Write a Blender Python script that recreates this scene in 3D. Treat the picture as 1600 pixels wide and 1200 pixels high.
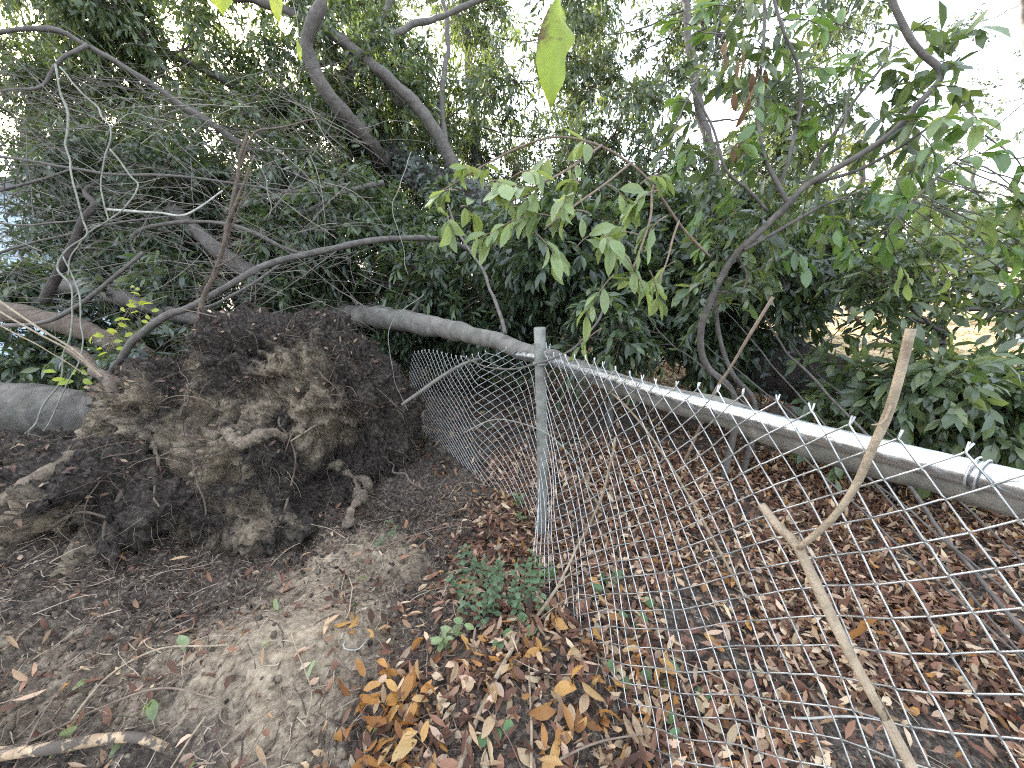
import bpy, math, random
import numpy as np
from mathutils import Vector, Matrix, Quaternion

# ------------------------------------------------------------------ camera, sky, sun, exposure
for o in list(bpy.data.objects):
    bpy.data.objects.remove(o)
scene = bpy.context.scene
COL = scene.collection
random.seed(11)
rng = np.random.default_rng(11)

F, PITCH, CAMZ = 610.0, math.radians(18.2), 1.5      # focal length in photo pixels (1600 wide), tilt, eye height
cam_d = bpy.data.cameras.new("camera")
cam_d.sensor_fit = 'HORIZONTAL'
cam_d.sensor_width = 36.0
cam_d.lens = 36.0 * F / 1600.0
cam_d.clip_start = 0.02
cam_d.clip_end = 2000.0
cam = bpy.data.objects.new("camera", cam_d)
COL.objects.link(cam)
cam.location = (0, 0, CAMZ)
cam.rotation_euler = (math.radians(90) - PITCH, 0, 0)
scene.camera = cam

SUN_AZ, SUN_EL = math.radians(-40), math.radians(21)   # azimuth from +Y towards +X
world = bpy.data.worlds.new("World")
scene.world = world
world.use_nodes = True
wn = world.node_tree.nodes
wl = world.node_tree.links
sky = wn.new('ShaderNodeTexSky')
sky.sky_type = 'NISHITA'
sky.sun_disc = False
sky.sun_elevation = SUN_EL
sky.sun_rotation = SUN_AZ
sky.air_density = 1.0
sky.dust_density = 2.5
sky.ozone_density = 1.0
bgn = wn.get('Background') or wn.new('ShaderNodeBackground')
bgn.inputs['Strength'].default_value = 0.15
# thin bright cloud over the whole sky
tcw = wn.new('ShaderNodeTexCoord')
nzw = wn.new('ShaderNodeTexNoise')
nzw.inputs['Scale'].default_value = 2.2
nzw.inputs['Detail'].default_value = 7
wl.new(tcw.outputs['Generated'], nzw.inputs['Vector'])
rpw = wn.new('ShaderNodeValToRGB')
rpw.color_ramp.elements[0].position = .3
rpw.color_ramp.elements[0].color = (.25, .25, .25, 1)
rpw.color_ramp.elements[1].position = .6
rpw.color_ramp.elements[1].color = (.6, .6, .6, 1)
wl.new(nzw.outputs[0], rpw.inputs[0])
mxw = wn.new('ShaderNodeMix')
mxw.data_type = 'RGBA'
wl.new(rpw.outputs[0], mxw.inputs[0])
wl.new(sky.outputs[0], mxw.inputs[6])
mxw.inputs[7].default_value = (4.6, 4.75, 5.0, 1)
wl.new(mxw.outputs[2], bgn.inputs['Color'])

sun_d = bpy.data.lights.new("sun", 'SUN')
sun_d.energy = 4.0
sun_d.angle = math.radians(4)
sun_d.color = (1.0, 0.95, 0.86)
sun = bpy.data.objects.new("sun", sun_d)
COL.objects.link(sun)
sdir = Vector((math.sin(SUN_AZ) * math.cos(SUN_EL), math.cos(SUN_AZ) * math.cos(SUN_EL), math.sin(SUN_EL)))
sun.rotation_euler = sdir.to_track_quat('Z', 'Y').to_euler()
sun.location = sdir * 40

scene.view_settings.view_transform = 'Standard'
scene.view_settings.look = 'None'
scene.view_settings.exposure = 2.8
scene.view_settings.gamma = 1.0
scene.view_settings.use_curve_mapping = False
scene.render.engine = 'CYCLES'
scene.cycles.max_bounces = 6
scene.cycles.diffuse_bounces = 3
scene.cycles.glossy_bounces = 2
scene.cycles.transmission_bounces = 3
scene.cycles.use_denoising = False
scene.cycles.sample_clamp_indirect = 4.0
scene.cycles.filter_width = 1.1

# ------------------------------------------------------------------ geometry helpers
SP, CP = math.sin(PITCH), math.cos(PITCH)


def ray(px, py):
    a, b = (px - 800.0) / F, (py - 600.0) / F
    return np.array([a, CP - b * SP, -(b * CP + SP)])


def P(px, py, d):
    return np.array([0, 0, CAMZ]) + ray(px, py) * d


def G(px, py, z=0.0):
    r = ray(px, py)
    return np.array([0, 0, CAMZ]) + r * ((CAMZ - z) / -r[2])


def PY(px, py, y):
    r = ray(px, py)
    return np.array([0, 0, CAMZ]) + r * (y / r[1])


def nrm(v):
    return v / (np.linalg.norm(v, axis=-1, keepdims=True) + 1e-9)


def hash3(ix, iy, iz, seed):
    n = (ix * 374761393 + iy * 668265263 + iz * 2147483647 + seed * 1274126177) & 0xFFFFFFFF
    n = ((n ^ (n >> 13)) * 1274126177) & 0xFFFFFFFF
    n = ((n ^ (n >> 16)) * 2246822519) & 0xFFFFFFFF
    return ((n ^ (n >> 15)) & 0xFFFFFF) / float(0xFFFFFF) * 2 - 1


def vnoise(p, seed=0):
    p = np.asarray(p, float)
    i = np.floor(p).astype(np.int64)
    f = p - i
    f = f * f * (3 - 2 * f)
    r = 0
    for dx in (0, 1):
        for dy in (0, 1):
            for dz in (0, 1):
                w = (f[:, 0] if dx else 1 - f[:, 0]) * (f[:, 1] if dy else 1 - f[:, 1]) * (f[:, 2] if dz else 1 - f[:, 2])
                r = r + w * hash3(i[:, 0] + dx, i[:, 1] + dy, i[:, 2] + dz, seed)
    return r


def fbm(p, freq, octv, seed=0, gain=0.5):
    p = np.asarray(p, float)
    r, a = 0, 1.0
    for k in range(octv):
        r = r + a * vnoise(p * freq + 17.3 * k, seed + k)
        freq *= 2.03
        a *= gain
    return r


def mesh(name, V, Q=None, T=None, col=None, smooth=True):
    me = bpy.data.meshes.new(name)
    V = np.asarray(V, np.float32)
    Q = np.zeros((0, 4), np.int32) if Q is None or len(Q) == 0 else np.asarray(Q, np.int32)
    T = np.zeros((0, 3), np.int32) if T is None or len(T) == 0 else np.asarray(T, np.int32)
    me.vertices.add(len(V))
    me.vertices.foreach_set('co', V.ravel())
    nl = Q.size + T.size
    me.loops.add(nl)
    me.loops.foreach_set('vertex_index', np.concatenate([Q.ravel(), T.ravel()]).astype(np.int32))
    npoly = len(Q) + len(T)
    me.polygons.add(npoly)
    ls = np.concatenate([np.arange(len(Q)) * 4, Q.size + np.arange(len(T)) * 3]).astype(np.int32)
    me.polygons.foreach_set('loop_start', ls)
    me.update(calc_edges=True)
    me.polygons.foreach_set('use_smooth', np.full(npoly, smooth, dtype=bool))
    if col is not None:
        a = me.color_attributes.new('Col', 'FLOAT_COLOR', 'POINT')
        c = np.ones((len(V), 4), np.float32)
        c[:, :3] = col
        a.data.foreach_set('color', c.ravel())
    return me


ORG = {}


def origin(p):
    return ORG.get(p.name, np.zeros(3)) if p else np.zeros(3)


def add(name, me, mat, parent=None, label=None, kind=None):
    o = bpy.data.objects.new(name, me)
    COL.objects.link(o)
    if mat and len(me.materials) == 0:
        me.materials.append(mat)
    if parent:
        o.parent = parent
        ORG[o.name] = origin(parent)
    if label:
        o['label'] = label
    if kind:
        o['kind'] = kind
    return o


def mk(name, geo, mat, parent=None, label=None, kind=None, smooth=True):
    V, Q, T, C = geo
    return add(name, mesh(name, np.asarray(V) - origin(parent), Q, T, C, smooth), mat, parent, label, kind)


def thing(name, label, cat, loc=(0, 0, 0), group=None):
    o = bpy.data.objects.new(name, None)
    COL.objects.link(o)
    o.empty_display_size = 0.1
    o.location = tuple(float(v) for v in loc)
    o['label'] = label
    o['category'] = cat
    if group:
        o['group'] = group
    ORG[o.name] = np.array(loc, float)
    return o


def tag(o, label, cat, group=None):
    o['label'] = label
    o['category'] = cat
    if group:
        o['group'] = group
    return o


def join(gs):
    V, Q, T, C, off = [], [], [], [], 0
    hasc = all(g[3] is not None for g in gs)
    for v, q, t, c in gs:
        V.append(v)
        if q is not None and len(q):
            Q.append(np.asarray(q) + off)
        if t is not None and len(t):
            T.append(np.asarray(t) + off)
        if hasc:
            C.append(np.broadcast_to(np.asarray(c), np.asarray(v).shape))
        off += len(v)
    return (np.concatenate(V), np.concatenate(Q) if Q else None, np.concatenate(T) if T else None,
            np.concatenate(C) if hasc else None)


def tubes(pts, rad, sides=4, col=None, cap=True):
    """pts (N,K,3), rad (N,K): N tubes of K rings."""
    pts = np.asarray(pts, float)
    N, K, _ = pts.shape
    rad = np.broadcast_to(np.asarray(rad, float), (N, K))
    tan = np.gradient(pts, axis=1)
    tan = nrm(tan)
    ref = np.zeros((N, 3))
    ref[:, 2] = 1
    bad = np.abs(tan[:, 0, 2]) > 0.9
    ref[bad] = (1, 0, 0)
    e1 = np.zeros_like(pts)
    u = ref
    for k in range(K):
        u = u - tan[:, k] * np.sum(u * tan[:, k], 1, keepdims=True)
        u = nrm(u)
        e1[:, k] = u
    e2 = np.cross(tan, e1)
    a = np.arange(sides) / sides * 2 * np.pi
    ring = (e1[:, :, None] * np.cos(a)[None, None, :, None] + e2[:, :, None] * np.sin(a)[None, None, :, None])
    V = pts[:, :, None] + ring * rad[:, :, None, None]
    V = V.reshape(-1, 3)
    k, s = np.meshgrid(np.arange(K - 1), np.arange(sides), indexing='ij')
    q = np.stack([k * sides + s, k * sides + (s + 1) % sides, (k + 1) * sides + (s + 1) % sides, (k + 1) * sides + s], -1).reshape(-1, 4)
    Q = (q[None] + (np.arange(N) * K * sides)[:, None, None]).reshape(-1, 4)
    T = None
    if cap:
        T0 = []
        for j in range(1, sides - 1):
            T0.append((0, j + 1, j))
            T0.append(((K - 1) * sides, (K - 1) * sides + j, (K - 1) * sides + j + 1))
        T = (np.array(T0)[None] + (np.arange(N) * K * sides)[:, None, None]).reshape(-1, 3)
    C = None
    if col is not None:
        C = np.repeat(np.broadcast_to(np.asarray(col, float), (N, 3)), K * sides, axis=0)
    return V, Q, T, C


def smooth_path(pts, n):
    """Catmull-Rom through pts (any number of columns), n samples."""
    p = np.asarray(pts, float)
    if len(p) == 2:
        t = np.linspace(0, 1, n)[:, None]
        return p[0] * (1 - t) + p[1] * t
    seg = np.linalg.norm(np.diff(p[:, :3], axis=0), axis=1)
    s = np.concatenate([[0], np.cumsum(seg)])
    q = np.linspace(0, s[-1], n)
    i = np.clip(np.searchsorted(s, q, side='right') - 1, 0, len(p) - 2)
    u = ((q - s[i]) / seg[i])[:, None]
    pe = np.concatenate([[2 * p[0] - p[1]], p, [2 * p[-1] - p[-2]]])
    a, b, c, d = pe[i], pe[i + 1], pe[i + 2], pe[i + 3]
    return 0.5 * (2 * b + (c - a) * u + (2 * a - 5 * b + 4 * c - d) * u ** 2 + (3 * b - a - 3 * c + d) * u ** 3)


def limb(pts, r0, r1, sides=8, step=0.04, wob=0.0, knob=0.0, seed=0, col=None, r=None):
    """One tapered, slightly wavy tube through pts."""
    p = np.asarray(pts, float)
    L = np.linalg.norm(np.diff(p, axis=0), axis=1).sum()
    n = max(5, int(L / step))
    q = smooth_path(p, n)
    if wob:
        q = q + np.stack([fbm(q + 5.1 * j, 4.0, 2, seed + 31 * j) for j in range(3)], 1) * wob
    t = np.linspace(0, 1, n)
    rad = r0 + (r1 - r0) * t
    if r is not None:
        rad = np.interp(t, np.linspace(0, 1, len(r)), r)
    if knob:
        rad = rad * (1 + knob * fbm(np.stack([t * L, t * 0, t * 0], 1) + seed, 6.0, 3, seed))
    g = tubes(q[None], rad[None], sides, col)
    if sides >= 10 and knob:
        V = g[0]
        ctr = np.repeat(q, sides, axis=0)
        d = nrm(V - ctr)
        V = V + d * (np.repeat(rad, sides) * 0.9 * knob * fbm(V, 9.0 if knob < .5 else 28.0, 4, seed + 3))[:, None]
        g = (V, g[1], g[2], g[3])
    return g


def pp(lst):
    """[(px,py,depth),...] -> points."""
    return [P(*a) for a in lst]


# leaf templates: list of (t, half width), 3 vertices per inner station
def leaf_tmpl(st):
    t, s, w, rows = [], [], [], []
    for tt, ww in st:
        if ww <= 0:
            rows.append([len(t)])
            t.append(tt); s.append(0); w.append(0)
        else:
            rows.append([len(t), len(t) + 1, len(t) + 2])
            for ss in (-1, 0, 1):
                t.append(tt); s.append(ss); w.append(ww)
    Q, T = [], []
    for a, b in zip(rows[:-1], rows[1:]):
        if len(a) == 1 and len(b) == 3:
            T += [(a[0], b[1], b[0]), (a[0], b[2], b[1])]
        elif len(a) == 3 and len(b) == 1:
            T += [(a[0], a[1], b[0]), (a[1], a[2], b[0])]
        else:
            Q += [(a[0], a[1], b[1], b[0]), (a[1], a[2], b[2], b[1])]
    return np.array(t, float), np.array(s, float), np.array(w, float), np.array(Q, int).reshape(-1, 4), np.array(T, int).reshape(-1, 3)


T_LO = leaf_tmpl([(0, 0), (.5, 1), (1, 0)])
T_MD = leaf_tmpl([(0, 0), (.3, .85), (.65, .95), (1, 0)])
T_HI = leaf_tmpl([(0, .03), (.1, .05), (.2, .5), (.38, .88), (.56, 1), (.74, .85), (.9, .42), (1, 0)])


def leaves(B, D, Nn, L, W, curl, fold, col, tm):
    t, s, w, Q, T = tm
    n, m = len(B), len(t)
    D = nrm(D)
    S = nrm(np.cross(D, Nn))
    Nn = np.cross(S, D)
    curl = np.where(np.abs(curl) < 1e-3, 1e-3, curl)[:, None]
    fw = L[:, None] * np.sin(curl * t) / curl
    dn = -L[:, None] * (1 - np.cos(curl * t)) / curl
    x = (W[:, None] * w * s) * np.cos(fold)[:, None]
    z = dn + (W[:, None] * w * np.abs(s)) * np.sin(fold)[:, None]
    V = B[:, None] + D[:, None] * fw[..., None] + S[:, None] * x[..., None] + Nn[:, None] * z[..., None]
    off = (np.arange(n) * m)[:, None, None]
    return (V.reshape(-1, 3), (Q[None] + off).reshape(-1, 4) if len(Q) else None, (T[None] + off).reshape(-1, 3),
            np.repeat(col, m, axis=0))


def rdir(n):
    return nrm(rng.normal(size=(n, 3)))


GOLD = 2.39996


def sprays(B, D, lt, nl, ll, lw, pal, tm=T_MD, droop=0.35, stem_col=(0.07, 0.06, 0.04), sr=0.0022, drop=0.35, twk=1.0):
    """Twigs with leaves set round them. B,D (N,3). Returns leaf geometry, stem geometry."""
    N = len(B)
    lt = lt * rng.uniform(.6, 1.3, N)
    K = 4
    s = np.linspace(0, 1, K)
    down = np.array([0, 0, -1.0])
    bend = rdir(N) * .25
    pt = B[:, None] + (D[:, None] * s[None, :, None] + bend[:, None] * (s ** 2)[None, :, None] + down * (droop * s ** 2)[None, :, None]) * lt[:, None, None]
    stems = tubes(pt, np.linspace(sr, sr * .5, K)[None] * np.ones((N, 1)), 3, np.broadcast_to(stem_col, (N, 3)) * rng.uniform(.7, 1.4, (N, 1)), cap=False)
    j = np.arange(nl)
    sj = np.clip(.25 + .75 * (j + .5) / nl + rng.uniform(-.04, .04, (N, nl)), 0, 1)
    base = B[:, None] + (D[:, None] * sj[..., None] + bend[:, None] * (sj ** 2)[..., None] + down * (droop * sj ** 2)[..., None]) * lt[:, None, None]
    tan = nrm(D[:, None] + 2 * bend[:, None] * sj[..., None] + 2 * down * (droop * sj)[..., None])
    ref = np.where(np.abs(tan[..., 2:3]) > .9, np.array([1.0, 0, 0]), np.array([0, 0, 1.0]))
    e1 = nrm(np.cross(tan, ref))
    e2 = np.cross(tan, e1)
    az = GOLD * j + rng.uniform(0, 6.28, (N, 1))
    radial = e1 * np.cos(az)[..., None] + e2 * np.sin(az)[..., None]
    ang = rng.uniform(.55, 1.15, (N, nl))[..., None] * (1 - .45 * sj[..., None])
    d = tan * np.cos(ang) + radial * np.sin(ang) + down * drop * rng.uniform(.2, 1.6, (N, nl, 1))
    d = nrm(d).reshape(-1, 3)
    nv = (np.array([0, 0, 1.0]) + .55 * rng.normal(size=(N, nl, 3)) + .4 * tan).reshape(-1, 3)
    M = N * nl
    pal = np.asarray(pal, float)
    ci = rng.integers(0, len(pal), M)
    br = np.repeat(rng.uniform(.75, 1.25, N), nl)
    col = pal[ci] * (br * rng.uniform(.8, 1.2, M))[:, None]
    L = ll * rng.uniform(.6, 1.2, M)
    W = lw * .5 * rng.uniform(.75, 1.2, M) * (L / ll)
    lv = leaves(base.reshape(-1, 3), d, nv, L, W, rng.uniform(-.2, 1.0, M), rng.uniform(.05, .6, M), col, tm)
    return lv, stems


def clump(c, rad, nsub, ntw, nl, ll, lw, pal, tm, lt=.28, bias=(0, 0, .15), flat=1.0, **kw):
    """A mass of foliage: side branches from the centre, twigs along them, leaves on the twigs."""
    c = np.asarray(c, float)
    rad = np.asarray(rad, float)
    d = rdir(nsub)
    d[:, 2] *= flat
    d = nrm(d + np.array(bias))
    r = rng.uniform(.45, 1.05, nsub) ** .6
    end = c + d * rad * r[:, None]
    K = 5
    s = np.linspace(0, 1, K)
    bow = rdir(nsub) * (np.linalg.norm(rad) * .12)
    pts = c + (end - c)[:, None] * s[None, :, None] + bow[:, None] * (4 * s * (1 - s))[None, :, None]
    thick = .0035 + .0035 * np.linalg.norm(rad)
    subs = tubes(pts, np.linspace(thick, thick * .35, K)[None] * np.ones((nsub, 1)), 4,
                 np.broadcast_to((.06, .052, .042), (nsub, 3)) * rng.uniform(.6, 1.6, (nsub, 1)), cap=False)
    u = rng.uniform(.3, 1.0, (nsub, ntw))
    B = c + (end - c)[:, None] * u[..., None] + bow[:, None] * (4 * u * (1 - u))[..., None]
    D = nrm(nrm(end - c)[:, None] * .6 + rng.normal(size=(nsub, ntw, 3)) * .7 + np.array([0, 0, .15]))
    lv, st = sprays(B.reshape(-1, 3), D.reshape(-1, 3), lt, nl, ll, lw, pal, tm, **kw)
    return lv, join([subs, st])


# ------------------------------------------------------------------ materials
def mat(name):
    m = bpy.data.materials.new(name)
    m.use_nodes = True
    nt = m.node_tree
    b = nt.nodes.get('Principled BSDF')
    return m, nt, b


def N(nt, t, **kw):
    n = nt.nodes.new(t)
    for k, v in kw.items():
        setattr(n, k, v)
    return n


def ramp(nt, stops, fac):
    r = N(nt, 'ShaderNodeValToRGB')
    e = r.color_ramp.elements
    while len(e) < len(stops):
        e.new(.5)
    for k, (p, c) in enumerate(stops):
        e[k].position = p
        e[k].color = (*c, 1)
    nt.links.new(fac, r.inputs[0])
    return r.outputs[0]


def noise(nt, scale, detail=6, rough=.6, coord=None, dist=0):
    n = N(nt, 'ShaderNodeTexNoise')
    n.inputs['Scale'].default_value = scale
    n.inputs['Detail'].default_value = detail
    n.inputs['Roughness'].default_value = rough
    n.inputs['Distortion'].default_value = dist
    if coord is not None:
        nt.links.new(coord, n.inputs['Vector'])
    return n.outputs[0]


def bump(nt, b, h, strength, dist):
    n = N(nt, 'ShaderNodeBump')
    n.inputs['Strength'].default_value = strength
    n.inputs['Distance'].default_value = dist
    nt.links.new(h, n.inputs['Height'])
    nt.links.new(n.outputs[0], b.inputs['Normal'])
    return n


def mix(nt, a, bb, fac, mode='MIX'):
    n = N(nt, 'ShaderNodeMix', data_type='RGBA', blend_type=mode)
    for v, s in ((fac, n.inputs[0]), (a, n.inputs[6]), (bb, n.inputs[7])):
        if hasattr(v, 'links'):
            nt.links.new(v, s)
        elif isinstance(v, (int, float)):
            s.default_value = v
        else:
            s.default_value = (*v, 1)
    return n.outputs[2]


def attr(nt):
    return N(nt, 'ShaderNodeAttribute', attribute_name='Col').outputs['Color']


def pos(nt):
    return N(nt, 'ShaderNodeNewGeometry').outputs['Position']


def leaf_mat(name, color=None, rough=.4, trans=.4, tint=(1.45, 1.35, .6), blotch=None, pal=None, spec=.5):
    m, nt, b = mat(name)
    if pal:
        oi = N(nt, 'ShaderNodeObjectInfo').outputs['Random']
        c = ramp(nt, [(i / max(1, len(pal) - 1), p) for i, p in enumerate(pal)], oi)
    else:
        c = attr(nt) if color is None else color
    p = pos(nt)
    c = mix(nt, c, mix(nt, (.75, .75, .72), (1.2, 1.2, 1.15), noise(nt, 60, 3, .6, p)), .8, 'MULTIPLY')
    if blotch:
        tc = N(nt, 'ShaderNodeTexCoord').outputs['Object']
        f = ramp(nt, [(.56, (0, 0, 0)), (.66, (1, 1, 1))], noise(nt, blotch[1], 6, .65, tc))
        c = mix(nt, c, blotch[0], f)
    nt.links.new(c, b.inputs['Base Color'])
    b.inputs['Roughness'].default_value = rough
    b.inputs['Specular IOR Level'].default_value = spec
    bump(nt, b, noise(nt, 90, 3, .6, p), .25, .004)
    tr = N(nt, 'ShaderNodeBsdfTranslucent')
    tint_c = mix(nt, c, tint, 1.0, 'MULTIPLY')
    nt.links.new(tint_c, tr.inputs['Color'])
    mx = N(nt, 'ShaderNodeMixShader')
    mx.inputs[0].default_value = trans
    nt.links.new(b.outputs[0], mx.inputs[1])
    nt.links.new(tr.outputs[0], mx.inputs[2])
    out = nt.nodes.get('Material Output')
    nt.links.new(mx.outputs[0], out.inputs['Surface'])
    return m


def bark_mat(name, dark, light, scale=14, rough=.85, moss=None, bs=.6, bd=.02, patch=None):
    m, nt, b = mat(name)
    p = pos(nt)
    n1 = noise(nt, scale, 8, .65, p, .4)
    c = ramp(nt, [(.3, dark), (.52, tuple((a + q) / 2 for a, q in zip(dark, light))), (.72, light)], n1)
    if moss:
        f = ramp(nt, [(.5, (0, 0, 0)), (.68, (1, 1, 1))], noise(nt, scale * .35, 5, .6, p))
        c = mix(nt, c, moss, f)
    if patch:
        f = ramp(nt, [(.47, (0, 0, 0)), (.52, (1, 1, 1))], noise(nt, scale * .7, 6, .65, p))
        c = mix(nt, c, patch, f)
    nt.links.new(c, b.inputs['Base Color'])
    b.inputs['Roughness'].default_value = rough
    bump(nt, b, noise(nt, scale * 4, 6, .7, p), bs, bd)
    return m


M = {}
M['leaf'] = leaf_mat('green_leaves', rough=.3, trans=.45, spec=.75)
M['leaf_near'] = leaf_mat('broad_green_leaf', rough=.32, trans=.42, spec=.7,
                          pal=[(.06, .115, .04), (.085, .15, .05), (.12, .20, .06), (.15, .23, .09), (.10, .17, .065)])
M['leaf_pale'] = leaf_mat('pale_wilting_leaf', rough=.45, trans=.4,
                          pal=[(.13, .18, .085), (.18, .235, .11), (.22, .29, .12), (.26, .32, .18), (.16, .22, .09)])
M['leaf_yellow'] = leaf_mat('yellow_green_leaf', rough=.5, trans=.6, pal=[(.35, .42, .05), (.45, .48, .08), (.3, .4, .05)], tint=(1.3, 1.3, .5))
M['leaf_top'] = leaf_mat('blotched_leaf', color=(.25, .33, .055), rough=.5, trans=.6, blotch=((.10, .06, .03), 22), tint=(1.2, 1.2, .4))
M['leaf_dry'] = leaf_mat('dry_leaf', rough=.7, trans=.18, tint=(1.3, .9, .6), spec=.3)
M['dry_orange'] = leaf_mat('orange_dead_leaf', rough=.6, trans=.25, tint=(1.3, .9, .5), spec=.35,
                           blotch=((.11, .055, .028), 4.5), pal=[(.20, .09, .035), (.38, .19, .055), (.46, .28, .10), (.30, .14, .045), (.42, .30, .14)])
M['dry_tan'] = leaf_mat('tan_dead_leaf', rough=.7, trans=.2, tint=(1.2, .95, .7), spec=.3,
                        blotch=((.16, .10, .06), 4.5), pal=[(.34, .25, .16), (.42, .33, .22), (.28, .19, .12), (.38, .27, .17), (.46, .39, .27)])
M['dry_red'] = leaf_mat('red_brown_dead_leaf', rough=.65, trans=.15, tint=(1.3, .8, .6), spec=.35,
                        blotch=((.06, .032, .024), 4.5), pal=[(.16, .075, .05), (.22, .11, .075), (.26, .15, .105), (.12, .06, .045), (.2, .095, .06)])
M['dry_brown'] = leaf_mat('brown_dead_leaf', rough=.7, trans=.15, tint=(1.3, .8, .6), spec=.3, pal=[(.1, .065, .035), (.16, .1, .05), (.13, .08, .05)])
M['bark_grey'] = bark_mat('smooth_grey_bark', (.06, .054, .045), (.20, .185, .16), 11, .85, moss=(.10, .105, .08), bs=.45, bd=.012)
M['bark_dark'] = bark_mat('dark_rough_bark', (.028, .022, .018), (.085, .07, .06), 16, .9, bs=.9, bd=.03)
M['bark_limb'] = bark_mat('branch_bark', (.045, .038, .033), (.13, .115, .10), 22, .8, bs=.5, bd=.012)
M['bark_log'] = bark_mat('log_bark', (.035, .03, .026), (.19, .17, .145), 8, .9, moss=(.075, .078, .055), bs=.9, bd=.03)
M['twig_attr'] = None
m, nt, b = mat('twig_bark')
p_ = pos(nt)
nt.links.new(mix(nt, attr(nt), mix(nt, (.5, .5, .5), (1.4, 1.35, 1.3), noise(nt, 40, 4, .6, p_)), 1.0, 'MULTIPLY'), b.inputs['Base Color'])
b.inputs['Roughness'].default_value = .85
M['twig_attr'] = m
M['vine'] = bark_mat('pale_vine', (.10, .10, .077), (.25, .245, .20), 30, .8, bs=.4, bd=.006)
M['stick_tan'] = bark_mat('tan_stick', (.15, .112, .074), (.37, .295, .205), 32, .8, bs=.6, bd=.008)
M['stick_brown'] = bark_mat('brown_stick', (.10, .07, .05), (.23, .17, .125), 30, .85, bs=.5, bd=.008)
M['stick_white'] = bark_mat('bleached_stick', (.22, .21, .185), (.42, .40, .35), 24, .8, bs=.4, bd=.006)
M['wood_bare'] = bark_mat('peeled_wood', (.20, .13, .075), (.46, .34, .21), 26, .75, patch=(.07, .055, .042), bs=.5, bd=.01)
M['root'] = bark_mat('root_bark', (.06, .043, .032), (.17, .13, .095), 26, .9, bs=.8, bd=.015)
M['root_tan'] = bark_mat('sandy_root', (.09, .068, .05), (.36, .285, .205), 24, .95, bs=1.0, bd=.03)

# soil: Col.r = share of pale sandy subsoil, Col.g = leaf mould, Col.b = dry yard
def soil_mat(name, yard=False, bd=.014, dk=1.0):
    m, nt, b = mat(name)
    p = pos(nt)
    sep = N(nt, 'ShaderNodeSeparateColor')
    nt.links.new(attr(nt), sep.inputs[0])
    n1 = noise(nt, 7, 10, .68, p, .3)
    n2 = noise(nt, 45, 8, .72, p)
    dark = ramp(nt, [(.3, (.012 * dk, .0095 * dk, .008 * dk)), (.48, (.055 * dk, .044 * dk, .036 * dk)), (.66, (.20 * dk, .165 * dk, .13 * dk))], n2)
    tan = ramp(nt, [(.28, (.10, .075, .052)), (.44, (.33, .26, .18)), (.64, (.50, .41, .29))], n2)
    mm = N(nt, 'ShaderNodeMath', operation='MULTIPLY_ADD')
    nt.links.new(n1, mm.inputs[0])
    mm.inputs[1].default_value = 1.6
    mm.inputs[2].default_value = -1.25
    ad = N(nt, 'ShaderNodeMath', operation='ADD', use_clamp=True)
    nt.links.new(mm.outputs[0], ad.inputs[0])
    nt.links.new(sep.outputs[0], ad.inputs[1])
    c = mix(nt, dark, tan, ad.outputs[0])
    if yard:
        ng = noise(nt, 9, 12, .75, p)
        yc = ramp(nt, [(.3, (.11, .085, .05)), (.5, (.30, .235, .14)), (.7, (.44, .37, .24))], ng)
        c = mix(nt, c, yc, sep.outputs[2])
    nt.links.new(c, b.inputs['Base Color'])
    b.inputs['Roughness'].default_value = .95
    b.inputs['Specular IOR Level'].default_value = .25
    bump(nt, b, noise(nt, 70, 10, .75, p), .9, bd)
    return m


M['ground'] = soil_mat('ground_soil', True)
M['soil'] = soil_mat('root_soil', bd=.024, dk=.55)


def metal_mat(name, c0, c1, metallic, rough, scale):
    m, nt, b = mat(name)
    p = pos(nt)
    nt.links.new(ramp(nt, [(.35, c0), (.65, c1)], noise(nt, scale, 6, .6, p)), b.inputs['Base Color'])
    nt.links.new(ramp(nt, [(.3, (rough - .12,) * 3), (.7, (rough + .12,) * 3)], noise(nt, scale * 3, 4, .6, p)), b.inputs['Roughness'])
    b.inputs['Metallic'].default_value = metallic
    bump(nt, b, noise(nt, scale * 8, 4, .6, p), .12, .003)
    return m


M['rail'] = metal_mat('galvanised_rail', (.40, .41, .415), (.58, .59, .60), .95, .33, 14)
M['post'] = metal_mat('weathered_post', (.12, .12, .105), (.24, .24, .215), .25, .65, 18)
M['wire'] = metal_mat('galvanised_wire', (.30, .305, .30), (.52, .53, .52), .75, .42, 30)
M['siding'] = metal_mat('blue_grey_siding', (.42, .52, .62), (.5, .6, .7), 0, .6, 6)
M['roofing'] = metal_mat('dark_roofing', (.08, .08, .085), (.14, .14, .14), 0, .8, 10)
M['board'] = bark_mat('weathered_board', (.32, .32, .31), (.55, .55, .53), 10, .85, bs=.3, bd=.01)

# ------------------------------------------------------------------ ground
def gauss(x, y, cx, cy, sx, sy):
    return np.exp(-(((x - cx) / sx) ** 2 + ((y - cy) / sy) ** 2))


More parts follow.
